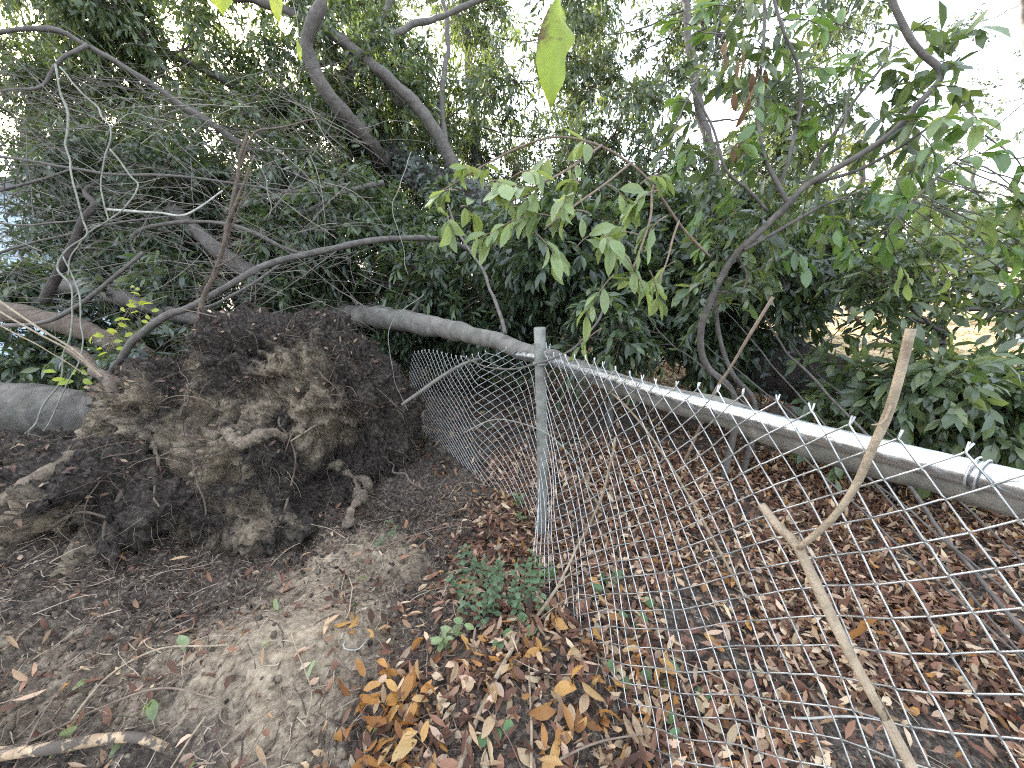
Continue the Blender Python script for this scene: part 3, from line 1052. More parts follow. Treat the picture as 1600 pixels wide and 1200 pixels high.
tree('yard_tree', 'yellowing small leaved tree in the yard beyond the sapling', 'tree', at_ground(P(1330, 470, 11)),
     [(1335, 400, 10.8), (1345, 300, 10.6), (1350, 200, 10.5)], (.14, .05),
     grid_clumps(1180, 1480, 200, 430, 9.5, 12, 11, 1.1, den=.9), pal=G_YEL, tm=T_LO, seed=290, nsub=14, ntw=14, ll=.11, lw=.05)
tree('yard_tree', 'tall thin tree at the top right with small scattered leaves against the sky', 'tree', at_ground(P(1640, 460, 9)),
     [(1650, 350, 9), (1620, 150, 9), (1590, -40, 9)], (.13, .05),
     grid_clumps(1500, 1720, 0, 330, 8, 10, 8, .8, den=.5), pal=G_BLUE, tm=T_LO, seed=320, nsub=10, ntw=9, ll=.09, lw=.045)
tree('yard_tree', 'dense dark green tree in the yard near the right edge, above the board fence', 'tree', at_ground(P(1530, 470, 12)),
     [(1530, 420, 12), (1520, 340, 12), (1520, 260, 12)], (.16, .06),
     grid_clumps(1420, 1700, 290, 440, 11, 13, 8, 1.1), pal=G_YEL[:2] + G_DARK, tm=T_LO, seed=330, nsub=13, ntw=14, ll=.12, lw=.055)

# dense evergreens closing the view behind the thicket
for k, (lb, x0, x1, ya, yb) in enumerate([
        ('dense dark evergreen behind the tangle, right of the shed', 130, 430, 150, 430),
        ('dense dark evergreen directly behind the root ball and arching branch', 380, 680, 180, 450),
        ('dense evergreen low behind the hanging pale leaves', 640, 930, 230, 470),
        ('dense evergreen low behind the stems of the slender sapling', 900, 1200, 240, 470)]):
    tree('evergreen_tree', lb, 'tree', at_ground(P((x0 + x1) / 2, 430, 8.5)), [((x0 + x1) / 2, 380, 8.4), ((x0 + x1) / 2 + 20, 260, 8.2)], (.13, .06),
         grid_clumps(x0, x1, ya, yb, 7.2, 9.0, 12, 1.0), pal=G_DARK + G_MID[:3], tm=T_LO, seed=600 + 20 * k, nsub=14, ntw=16, ll=.11, lw=.042)

# thicket of fallen crowns and undergrowth between
tree('evergreen_shrub', 'dark tangled evergreen undergrowth behind the root ball on the left', 'shrub', at_ground(P(330, 470, 4.8)),
     [(330, 430, 4.8), (300, 330, 4.8), (280, 250, 4.9)], (.05, .02),
     grid_clumps(90, 520, 230, 440, 4.2, 5.4, 16, .62), pal=G_DARK, seed=350, nsub=12, ntw=12, ll=.12, lw=.036)
tree('evergreen_shrub', 'leafy undergrowth left of the root ball, in front of the pale wall', 'shrub', at_ground(P(40, 520, 4.2)),
     [(40, 480, 4.2), (50, 440, 4.2), (30, 400, 4.3)], (.04, .015),
     grid_clumps(-60, 120, 425, 580, 3.4, 4.3, 6, .34) + grid_clumps(110, 330, 440, 560, 3.3, 4.4, 8, .32), pal=G_BLUE + G_MID, seed=360, nsub=9, ntw=9, ll=.12, lw=.04, lt=.2)
tree('evergreen_shrub', 'glossy undergrowth behind the grey trunk in the middle', 'shrub', at_ground(P(640, 520, 4.4)),
     [(640, 470, 4.4), (650, 420, 4.5), (640, 360, 4.6)], (.045, .02),
     grid_clumps(430, 850, 330, 500, 3.7, 5.0, 18, .5), pal=G_DARK + G_MID, seed=370, nsub=11, ntw=11, ll=.125, lw=.04, lt=.24)
tree('evergreen_shrub', 'shaded undergrowth in front of the leaning trunk, behind the fence post', 'shrub', at_ground(P(960, 560, 3.4)),
     [(960, 510, 3.4), (950, 450, 3.5), (960, 400, 3.6)], (.04, .016),
     grid_clumps(820, 1230, 300, 540, 3.2, 4.3, 18, .46), pal=G_DARK + G_MID[:2], seed=380, nsub=11, ntw=11, ll=.13, lw=.045, lt=.24)
tree('evergreen_shrub', 'low shaded undergrowth beneath the grey trunk behind the crushed mesh', 'shrub', at_ground(P(700, 560, 4.6)),
     [(700, 550, 4.6), (700, 530, 4.6), (690, 500, 4.6)], (.03, .014),
     grid_clumps(570, 860, 505, 555, 4.0, 5.2, 10, .34, jit=.4), pal=G_DARK, seed=384, nsub=11, ntw=10, ll=.11, lw=.036, lt=.22, nl=7)
tree('evergreen_shrub', 'tangled leafy growth hanging down to the rail behind the sapling stems', 'shrub', at_ground(P(1150, 560, 3.4)),
     [(1150, 530, 3.4), (1160, 480, 3.4), (1170, 430, 3.5)], (.035, .014),
     grid_clumps(880, 1180, 390, 540, 2.9, 3.9, 15, .32, jit=.35, den=.75) + grid_clumps(1150, 1330, 380, 470, 2.9, 3.7, 5, .3, den=.7), pal=G_DARK + G_MID, seed=385, nsub=11, ntw=9, ll=.115, lw=.04, lt=.22, nl=7)
tree('evergreen_shrub', 'thin leafy shoots in front of the pale yard, right edge', 'shrub', at_ground(P(1470, 600, 2.9)),
     [(1470, 560, 2.9), (1480, 500, 2.9), (1490, 450, 2.9)], (.02, .01),
     grid_clumps(1300, 1640, 420, 500, 2.3, 3.2, 6, .24, jit=.4, den=.6) + grid_clumps(1450, 1660, 590, 660, 2.2, 2.6, 4, .2, den=.6), pal=G_MID + G_LIGHT, seed=386, nsub=8, ntw=6, ll=.11, lw=.042, lt=.2, nl=6)
tree('evergreen_shrub', 'broad leaved undergrowth on the right, between the rail and the yard', 'shrub', at_ground(P(1400, 620, 2.9)),
     [(1400, 560, 2.9), (1390, 500, 3.0), (1400, 440, 3.1)], (.035, .014),
     grid_clumps(1150, 1640, 320, 430, 2.9, 4.6, 10, .36, den=.65) + grid_clumps(1300, 1640, 590, 680, 2.1, 2.7, 9, .2, den=.7), pal=G_MID + G_LIGHT, seed=390, nsub=9, ntw=8, ll=.12, lw=.044, lt=.22, nl=7)

# thin bare stems slanting behind the rail
for k, (x0, y0, x1, y1, d0, d1, lb) in enumerate([(1180, 470, 1330, 655, 3.0, 2.2, 'thickest of the grey stems slanting behind the rail on the right'), (1120, 470, 1250, 620, 3.0, 2.3, 'thin grey stem slanting behind the rail beside the sapling foot'),
                                                 (1205, 500, 1400, 690, 2.9, 2.1, 'long thin stem slanting behind the rail below the dark trunk'), (1080, 520, 1190, 610, 3.0, 2.4, 'short thin stem left of the sapling foot, behind the rail'),
                                                 (1000, 480, 1130, 600, 3.0, 2.4, 'thin stem slanting behind the rail left of the sapling')]):
    p0, p1 = P(x0, y0, d0), P(x1, y1, d1)
    p2 = p1 + (p1 - p0) * (p1[2] / max(.05, p0[2] - p1[2])); p2 = p2 if np.linalg.norm(p2 - p1) < 2.5 else at_ground(p1)
    tag(mk('bare_stem', limb([p0, (p0 + p1) / 2 + rdir(1)[0] * .05, p1, p2], .007 if k == 0 else .004, .009 if k == 0 else .005, 6, .05, .012, .1, 660 + k), M['bark_limb']), lb, 'stem', 'bare stems behind the rail')

# ------------------------------------------------------------------ broad leaves built one by one
LM = []
for k in range(7):
    cu, fo, wd = random.uniform(-.1, .95), random.uniform(.1, .75), random.uniform(.17, .23)
    g = leaves(np.zeros((1, 3)), np.array([[0, 1.0, 0]]), np.array([[0, 0, 1.0]]), np.array([1.0]), np.array([wd]), np.array([cu]), np.array([fo]), np.zeros((1, 3)), T_HI)
    V = g[0].copy()
    V[:, 2] += .02 * np.sin(V[:, 1] * 14 + k) * np.abs(V[:, 0]) / .2
    LM.append((V, g[1], g[2]))
LMESH = {}


def leaf_mesh(mname, k):
    if (mname, k) not in LMESH:
        me = mesh('leaf', *LM[k])
        me.materials.append(M[mname])
        LMESH[(mname, k)] = me
    return LMESH[(mname, k)]


def put_leaf(parent, b, d, nv, L, mname, name='leaf', wide=1.0):
    d = nrm(np.asarray(d, float)); s = nrm(np.cross(d, nv)); nn = np.cross(s, d)
    mt = Matrix.Identity(4)
    for r_ in range(3):
        mt[r_][0] = s[r_] * L * wide; mt[r_][1] = d[r_] * L; mt[r_][2] = nn[r_] * L
        mt[r_][3] = b[r_] - origin(parent)[r_]
    o = bpy.data.objects.new(name, leaf_mesh(mname, random.randrange(len(LM))))
    COL.objects.link(o)
    o.parent = parent
    o.matrix_basis = mt
    return o


def leaf_spray(parent, b, d, lt, n, L, mname, droop=.4, drop=.5, matb='stick_brown'):
    """One twig with n leaves as separate parts."""
    b = np.asarray(b, float)
    d = nrm(np.asarray(d, float))
    s = np.linspace(0, 1, 6)[:, None]
    pts = b + (d * s + np.array([0, 0, -droop]) * s ** 2) * lt
    parent = mk('twig', tubes(pts[None], np.linspace(.003, .0014, 6)[None], 5), M[matb], parent)
    ph = random.uniform(0, 6.28)
    for j in range(n):
        sj = min(1, .3 + .7 * (j + .6) / n)
        p = b + (d * sj + np.array([0, 0, -droop]) * sj ** 2) * lt
        tan = nrm(d + np.array([0, 0, -2 * droop * sj]))
        ref = np.array([1.0, 0, 0]) if abs(tan[2]) > .85 else np.array([0, 0, 1.0])
        e1 = nrm(np.cross(tan, ref)); e2 = np.cross(tan, e1)
        az = GOLD * j + ph
        an = random.uniform(.6, 1.15) * (1 - .5 * sj)
        dd = tan * math.cos(an) + (e1 * math.cos(az) + e2 * math.sin(az)) * math.sin(an) + np.array([0, 0, -drop * random.uniform(.3, 1.5)])
        nv = np.array([0, -.25, 1.0]) + rng.normal(size=3) * .45
        put_leaf(parent, p, dd, nv, L * random.uniform(.65, 1.15), mname)


# hanging spray in the middle
hb = [(1110, 400, 1.95), (1060, 345, 1.85), (1020, 290, 1.75), (985, 255, 1.7), (940, 228, 1.66), (880, 214, 1.65), (830, 222, 1.66), (760, 258, 1.7), (690, 300, 1.75)]
br = thing('leafy_branch', 'slender branch with pale green broad leaves hanging in the middle of the view', 'branch', at_ground(P(*hb[0])))
mk('stem', limb(pp(hb), .007, .003, 7, .03, .006, .1, 401), M['stick_brown'], br)
sub = [([(985, 255, 1.7), (930, 300, 1.62), (880, 335, 1.58), (850, 360, 1.56)], 2.2, 1.3), ([(1020, 290, 1.75), (1015, 340, 1.66), (1000, 390, 1.6), (985, 430, 1.58)], 2.4, 1.4),
       ([(940, 228, 1.66), (880, 270, 1.6), (820, 300, 1.58), (780, 330, 1.58)], 2.2, 1.2), ([(1060, 345, 1.85), (1045, 400, 1.75), (1030, 440, 1.7)], 2.2, 1.3)]
for k, (pl, a, b_) in enumerate(sub):
    mk('twig', limb(pp(pl), a * 1.6 / F, b_ * 1.6 / F, 6, .03, .006, .1, 410 + k), M['stick_brown'], br)
for (px, py, d, n) in [(735, 285, 1.62, 7), (715, 310, 1.6, 7), (700, 350, 1.6, 6), (775, 335, 1.58, 7), (745, 270, 1.7, 5), (830, 315, 1.56, 7), (860, 350, 1.55, 8), (835, 375, 1.54, 6),
                       (905, 300, 1.6, 7), (950, 300, 1.6, 7), (920, 345, 1.55, 7), (965, 355, 1.58, 7), (1000, 380, 1.56, 8), (975, 410, 1.54, 7), (1015, 435, 1.58, 7),
                       (900, 400, 1.56, 6), (1040, 350, 1.66, 6), (870, 255, 1.64, 5), (930, 245, 1.66, 5), (1000, 300, 1.66, 6), (1055, 420, 1.72, 6), (790, 375, 1.6, 5), (760, 300, 1.6, 6), (800, 290, 1.6, 6), (850, 300, 1.58, 7), (880, 320, 1.55, 7), (930, 375, 1.52, 7), (960, 440, 1.55, 7), (1000, 470, 1.58, 6), (1030, 310, 1.64, 6), (720, 335, 1.55, 6), (820, 350, 1.5, 7), (940, 525, 1.75, 4), (885, 240, 1.64, 4)]:
    b0 = P(px, py - 12, d)
    leaf_spray(br, b0, (random.uniform(-.8, .5), random.uniform(-.6, .5), random.uniform(-.3, .4)), random.uniform(.09, .16), n, .118, 'leaf_pale', drop=.7)

# slender many-stemmed sapling right of the middle
SB = [
    ([(1150, 632, 2.55), (1105, 575, 2.45), (1094, 520, 2.35), (1110, 472, 2.25), (1145, 405, 2.15), (1185, 365, 2.05), (1225, 326, 2.0), (1260, 290, 1.95), (1300, 268, 1.9), (1355, 235, 1.85), (1392, 205, 1.8), (1430, 165, 1.78), (1468, 120, 1.75), (1440, 85, 1.75), (1415, 50, 1.75), (1395, 0, 1.75), (1385, -40, 1.75)], 8, 6),
    ([(1180, 640, 2.6), (1140, 575, 2.5), (1118, 500, 2.4), (1122, 440, 2.3), (1170, 375, 2.15), (1235, 320, 2.1), (1290, 230, 2.1), (1335, 160, 2.1), (1380, 100, 2.1), (1395, 55, 2.1)], 7, 2.5),
    ([(1228, 320, 2.0), (1208, 280, 2.0), (1195, 240, 2.0), (1184, 180, 2.0), (1190, 90, 2.0), (1196, -20, 2.0)], 5, 3),
    ([(1215, 300, 2.05), (1235, 245, 2.0), (1248, 180, 2.0), (1246, 105, 1.95), (1222, 45, 1.9), (1205, -20, 1.9)], 4, 3),
    ([(1198, 328, 2.0), (1165, 292, 1.95), (1130, 262, 1.9), (1110, 200, 1.85), (1083, 135, 1.8)], 4, 2),
    ([(1275, 288, 1.95), (1335, 268, 1.9), (1400, 235, 1.8), (1455, 198, 1.7), (1515, 158, 1.6)], 4, 2.5),
    ([(1160, 392, 2.1), (1228, 352, 2.0), (1290, 318, 1.95), (1342, 300, 1.9)], 4.5, 2),
    ([(1120, 455, 2.25), (1155, 455, 2.2), (1165, 430, 2.15), (1150, 400, 2.1)], 3, 2),
    ([(1468, 120, 1.75), (1490, 100, 1.72), (1500, 90, 1.7)], 4, 2),
    ([(1385, 360, 1.7), (1480, 262, 1.6), (1560, 195, 1.5), (1640, 130, 1.45)], 1.6, 1.2),
    ([(1083, 135, 1.8), (1060, 185, 1.8), (1040, 240, 1.85)], 2, 1.5),
    ([(1083, 135, 1.8), (1120, 70, 1.8), (1165, 0, 1.8), (1180, -30, 1.8)], 2, 1.5),
    ([(1300, 268, 1.9), (1320, 180, 1.95), (1330, 120, 2.0), (1360, 40, 2.0)], 2.5, 1.2),
]
sap = thing('sapling', 'slender dark stemmed sapling with broad glossy leaves leaning right over the rail', 'sapling', at_ground(P(1165, 632, 2.6)))
SBP = []
for k, (pl, a, b_) in enumerate(SB):
    pts = pp(pl)
    if k < 2:
        pts = [at_ground(pts[0]) + (.03, .03, -.05)] + pts
    mk('stem' if k < 2 else 'branch', limb(pts, a * .68 * pl[0][2] / F, b_ * .68 * pl[-1][2] / F, 8, .03, .01, .1, 430 + k), M['bark_limb'], sap)
    SBP.append(smooth_path(pp(pl), 60))
cnt = 0
spots = []
for (px, py, d) in [(1080, 160, 1.85), (1100, 215, 1.9), (1130, 240, 1.9), (1075, 260, 1.95), (1160, 270, 2.0), (1190, 220, 2), (1205, 150, 2), (1180, 110, 2), (1210, 60, 2), (1245, 30, 1.95), (1250, 110, 1.95),
                    (1260, 170, 2), (1275, 210, 2.05), (1310, 200, 2.0), (1330, 150, 2.1), (1345, 110, 2.1), (1370, 80, 2.1), (1320, 60, 2.0), (1290, 30, 2.0), (1120, 60, 1.85), (1080, 40, 1.85), (1140, 10, 1.85),
                    (1400, 210, 1.8), (1440, 210, 1.7), (1480, 195, 1.65), (1510, 175, 1.6), (1530, 200, 1.55), (1500, 250, 1.55), (1460, 300, 1.6), (1420, 330, 1.65), (1545, 270, 1.5), (1580, 240, 1.5), (1400, 280, 1.8),
                    (1350, 310, 1.85), (1330, 345, 1.9), (1390, 350, 1.75), (1440, 365, 1.7), (1500, 330, 1.6), (1560, 330, 1.55), (1590, 300, 1.5), (1300, 330, 1.95), (1260, 350, 2.0), (1230, 380, 2.05), (1200, 410, 2.1), (1160, 300, 2.0), (1110, 310, 2.0), (1130, 350, 2.05)]:
    spots.append((px, py, d))
spots += [(1430, 250, 1.75), (1470, 270, 1.65), (1530, 300, 1.55), (1570, 290, 1.5), (1520, 360, 1.6), (1580, 370, 1.55), (1460, 400, 1.75), (1400, 400, 1.8), (1550, 410, 1.65), (1340, 390, 1.9)]
for (px, py, d) in spots:
    b0 = P(px, py, d)
    allp = np.concatenate(SBP)
    q = allp[np.argmin(np.linalg.norm(allp - b0, axis=1))]
    if np.linalg.norm(q - b0) > .05:
        mk('branch', limb([q, (q + b0) / 2 + rdir(1)[0] * .02, b0], .003, .002, 5, .04), M['bark_limb'], sap)
    leaf_spray(sap, b0, nrm(b0 - q + .06 * rdir(1)[0] + np.array([.02, 0, .02])), random.uniform(.09, .15), 6, .112, 'leaf_pale' if (px > 1390 and random.random() < .45) else 'leaf_near', droop=.3, drop=.35, matb='bark_limb')
# extra foliage beyond the single leaves
B = np.concatenate(SBP[2:9])
i = rng.integers(0, len(B), 150)
lv, st = sprays(B[i] + rdir(150) * .16 + np.array([0, .2, 0]), nrm(rdir(150) + np.array([0, 0, .2])), .16, 6, .11, .042, G_MID + G_LIGHT, T_MD)
mk('foliage', lv, M['leaf'], sap, kind='stuff')
mk('twigs', st, M['twig_attr'], sap, kind='stuff')
# withered brown leaves caught on the sapling
for (px, py) in [(1135, 60), (1128, 75), (1150, 90), (1160, 75), (1185, 95), (1175, 110), (1180, 130), (1172, 150), (1150, 140), (1165, 165), (1160, 215), (1150, 222), (1168, 205), (1195, 105)]:
    put_leaf(sap, P(px, py, 1.97), (random.uniform(-.4, .4), random.uniform(-.3, .3), -1), rng.normal(size=3) + np.array([0, -1, 0]), .10, 'dry_brown', name='withered_leaf', wide=.9)

# yellow leaves hanging close to the lens from a vine above
vine = thing('hanging_vine', 'thin vine with big yellow green blotched leaf dangling at the top of the view', 'vine', at_ground(P(878, -60, .52)))
mk('stem', limb([P(980, -330, .7), P(900, -150, .56), P(880, -40, .52), P(876, 8, .5)], .0016, .0010, 6, .01), M['vine'], vine)


def big_leaf(name, parent, a, b_, width, m_, bite=True, seed=0):
    a, b_ = np.asarray(a, float), np.asarray(b_, float)
    ns, nc = 34, 13
    ax = b_ - a
    L = np.linalg.norm(ax)
    d = ax / L
    tocam_ = nrm(np.array([0, 0, CAMZ]) - a)
    s = nrm(np.cross(d, tocam_))
    nn = np.cross(s, d)
    V = []
    for i_ in range(ns):
        t = i_ / (ns - 1)
        w = width * (math.sin(math.pi * min(1, t * .98 + .01)) ** .75) * (1 - .25 * t)
        tooth = 1 + .06 * abs(((t * 14) % 1) - .5)
        for j in range(nc):
            q = j / (nc - 1) * 2 - 1
            ww = w * tooth
            if bite and q < 0:
                ww *= (.55 + .4 * math.sin(t * 7 + seed) ** 2) if t < .9 else .8
            vein = .0006 * math.cos(t * 60 - abs(q) * 9)
            V.append(a + d * (t * L) + s * (q * ww) + nn * (.25 * abs(q) * ww + vein + .006 * math.sin(t * 5 + q * 2)))
    Q = [(i_ * nc + j, i_ * nc + j + 1, (i_ + 1) * nc + j + 1, (i_ + 1) * nc + j) for i_ in range(ns - 1) for j in range(nc - 1)]
    return mk(name, (np.array(V), Q, None, None), m_, parent)


big_leaf('leaf', vine, P(876, 2, .5), P(860, 168, .47), .027, M['leaf_top'], True, 2)
vine2 = thing('hanging_vine', 'thin vine with three small yellow leaves at the top left edge', 'vine', at_ground(P(400, -60, .8)))
mk('stem', limb([P(520, -240, .9), P(440, -60, .85), P(400, -20, .8), P(345, -12, .8)], .0014, .0009, 6, .01), M['vine'], vine2)
big_leaf('leaf', vine2, P(345, -14, .8), P(348, 20, .78), .022, M['leaf_yellow'], False, 1)
big_leaf('leaf', vine2, P(428, -20, .85), P(436, 36, .82), .014, M['leaf_yellow'], False, 1)
mk('stem', limb([P(440, -60, .85), P(462, 20, .85), P(468, 66, .85)], .0010, .0007, 5, .01), M['vine'], vine2)
big_leaf('leaf', vine2, P(466, 64, .85), P(470, 96, .84), .006, M['leaf_yellow'], False, 1)
#SECTION4
# ------------------------------------------------------------------ shed, board fence, far dead trunk
shed = thing('shed', 'pale blue grey shed wall glimpsed through branches at the left edge', 'building', (-8.0, 5.6, 0))
xa, xb, ysh = -10.2, -5.75, 5.6
for k in range(16):
    w = (xb - xa) / 16
    x0 = xa + k * w
    V = np.array([[x0 + .006, ysh, 0], [x0 + w - .006, ysh, 0], [x0 + w - .006, ysh, 2.3], [x0 + .006, ysh, 2.3],
                  [x0 + .006, ysh + .04, 0], [x0 + w - .006, ysh + .04, 0], [x0 + w - .006, ysh + .04, 2.3], [x0 + .006, ysh + .04, 2.3]])
    Q6 = [(0, 1, 2, 3), (5, 4, 7, 6), (4, 0, 3, 7), (1, 5, 6, 2), (3, 2, 6, 7), (4, 5, 1, 0)]
    mk('siding_panel', (V, Q6, None, None), M['siding'], shed, smooth=False)


def box(name, lo, hi, m_, parent):
    (a, b_, c), (d, e, f) = lo, hi
    V = np.array([[a, b_, c], [d, b_, c], [d, b_, f], [a, b_, f], [a, e, c], [d, e, c], [d, e, f], [a, e, f]])
    return mk(name, (V, [(0, 1, 2, 3), (5, 4, 7, 6), (4, 0, 3, 7), (1, 5, 6, 2), (3, 2, 6, 7), (4, 5, 1, 0)], None, None), m_, parent, smooth=False)


box('wall', (xa + .02, ysh + .02, 0), (xb - .02, ysh + 1.4, 2.27), M['siding'], shed)
box('roof', (xa - .2, ysh - .2, 2.31), (xb + .2, ysh + 1.6, 2.42), M['roofing'], shed)

f0 = at_ground(P(1568, 545, 7.0))
bf = thing('board_fence', 'low fence of weathered pale boards at the far right edge of the yard', 'fence', f0)
for k in range(12):
    x0 = f0[0] + k * .15
    y0 = f0[1] + k * .03
    hgt = .86 + random.uniform(-.02, .02)
    V = np.array([[x0, y0, 0], [x0 + .135, y0, 0], [x0 + .135, y0, hgt], [x0 + .0675, y0, hgt + .05], [x0, y0, hgt],
                  [x0, y0 + .02, 0], [x0 + .135, y0 + .02, 0], [x0 + .135, y0 + .02, hgt], [x0 + .0675, y0 + .02, hgt + .05], [x0, y0 + .02, hgt]])
    Qb = [(0, 1, 2, 4), (6, 5, 9, 7), (0, 5, 6, 1), (1, 6, 7, 2), (2, 7, 8, 3), (3, 8, 9, 4), (4, 9, 5, 0)]
    mk('board', (V, Qb, [(4, 2, 3), (7, 9, 8)], None), M['board'], bf, smooth=False)
mk('rail', limb([f0 + (0, .05, .5), f0 + (1.8, .41, .5)], .03, .03, 4, .5), M['board'], bf)

dt = mk('dead_tree', limb([at_ground(P(1245, 480, 8)), P(1250, 440, 8), P(1290, 405, 8), P(1345, 345, 8)], .17, .10, 12, .1, .03, .12, 700), M['stick_white'])
tag(dt, 'bleached bare dead tree leaning in the yard behind the sapling', 'tree')

# ------------------------------------------------------------------ logs, branches, vines and sticks
def fdep(px, py, off=0.0):
    """depth of the fence plane, off metres towards the camera"""
    r = ray(px, py)
    return float((POST @ FN - off) / (r @ FN))


def stick(name, label, cat, pts, r0, r1, m_, sides=7, knob=.15, wob=.006, seed=0, step=.025, group=None):
    return tag(mk(name, limb(pts, r0, r1, sides, step, wob, knob, seed), M[m_]), label, cat, group)


def stp(name, label, cat, pl, a, b_, m_, **kw):
    s_ = 1.0 if cat == 'log' else (.42 if cat == 'vine' else .55)
    return stick(name, label, cat, pp(pl), s_ * a * pl[0][2] / F, s_ * b_ * pl[-1][2] / F, m_, **kw)


stp('log', 'thick smooth grey log at the left edge beside the root ball', 'log', [(-160, 628, 3.1), (0, 636, 3.0), (70, 640, 2.95), (150, 650, 2.95), (230, 660, 3.0)], 38, 34, 'bark_log', sides=18, knob=.06, seed=800)
stp('log', 'barkless pale brown log lying above the thick grey log, left edge', 'log', [(-60, 478, 3.5), (20, 488, 3.4), (100, 505, 3.3), (190, 540, 3.3), (260, 570, 3.4)], 15, 12, 'root', sides=14, knob=.15, seed=810)
stp('log', 'thin dark log sloping down behind the yellow leaved sprig', 'log', [(20, 445, 3.9), (110, 448, 3.8), (180, 462, 3.7), (260, 488, 3.7), (330, 505, 3.8)], 12, 10, 'bark_limb', sides=12, knob=.12, seed=820)
stp('log', 'dark forked log end crossing behind the tangle, left of the upright root', 'log', [(270, 330, 4.3), (310, 365, 4.2), (345, 395, 4.1), (400, 430, 4.1)], 10, 13, 'bark_limb', sides=12, knob=.12, seed=825)

stp('branch', 'curved dark branch arching from behind the root ball up to the middle', 'branch', [(170, 585, 2.75), (190, 558, 2.65), (215, 525, 2.6), (260, 493, 2.6), (300, 478, 2.62), (370, 440, 2.7), (420, 414, 2.8), (500, 394, 2.95), (570, 379, 3.1), (630, 372, 3.25), (700, 378, 3.5), (760, 400, 3.8)], 8, 7, 'bark_limb', knob=.12, seed=830, sides=10)
stp('branch', 'second dark branch running close under the arching one over the root ball', 'branch', [(235, 515, 2.75), (280, 485, 2.75), (330, 478, 2.8), (400, 440, 2.95), (450, 405, 3.2)], 5, 3, 'bark_limb', knob=.12, seed=832)
stp('branch', 'long nearly level thin branch crossing the tangle high on the left', 'branch', [(-60, 232, 3.2), (0, 245, 3.2), (110, 262, 3.2), (170, 272, 3.2), (270, 275, 3.25), (370, 287, 3.4), (460, 300, 3.7)], 4, 3, 'bark_limb', seed=840)
stp('branch', 'thin branch rising from the left edge to join the level one', 'branch', [(-40, 312, 3.1), (0, 298, 3.1), (50, 285, 3.15), (112, 264, 3.2)], 4.5, 3, 'bark_limb', seed=842)
stp('branch', 'thick dark crooked branch in front of the pale shed wall', 'branch', [(156, 284, 3.2), (133, 300, 3.1), (148, 322, 3.0), (128, 345, 2.95), (112, 388, 2.95), (92, 425, 3.0), (70, 470, 3.1)], 5, 12, 'bark_dark', seed=844, sides=9)
stp('branch', 'thin dark twig across the upper part of the shed wall', 'branch', [(-40, 345, 2.9), (0, 348, 2.9), (40, 352, 2.9), (130, 345, 2.95)], 3.5, 2, 'bark_limb', seed=846)
stp('branch', 'thin dark branch across the lower part of the shed wall', 'branch', [(-40, 405, 3.0), (0, 395, 3.0), (50, 380, 3.0), (100, 368, 3.05), (170, 350, 3.1), (260, 338, 3.2)], 4, 2.5, 'bark_limb', seed=848)
stp('branch', 'grey bowed branch just above the arching dark one, left of the middle', 'branch', [(205, 372, 3.2), (222, 358, 3.2), (270, 348, 3.2), (345, 348, 3.2), (400, 365, 3.25), (440, 385, 3.3), (485, 400, 3.4)], 5, 5, 'bark_limb', seed=850)
stp('branch', 'dark branch rising to the right from the left edge over the logs', 'branch', [(-40, 512, 2.9), (0, 510, 2.9), (60, 506, 2.85), (100, 490, 2.8), (150, 455, 2.8), (222, 394, 2.85)], 6, 5, 'bark_limb', seed=852)
stp('branch', 'dark branch slanting up to the right behind the upright root', 'branch', [(425, 385, 3.9), (450, 355, 3.9), (490, 325, 3.9), (540, 300, 4.0), (600, 285, 4.1)], 6, 7, 'bark_limb', seed=854)
stp('branch', 'thin dark branch below the leaning trunk, left of the middle', 'branch', [(360, 330, 3.8), (430, 310, 3.9), (490, 294, 4.0), (560, 288, 4.2)], 4, 5, 'bark_limb', seed=856)

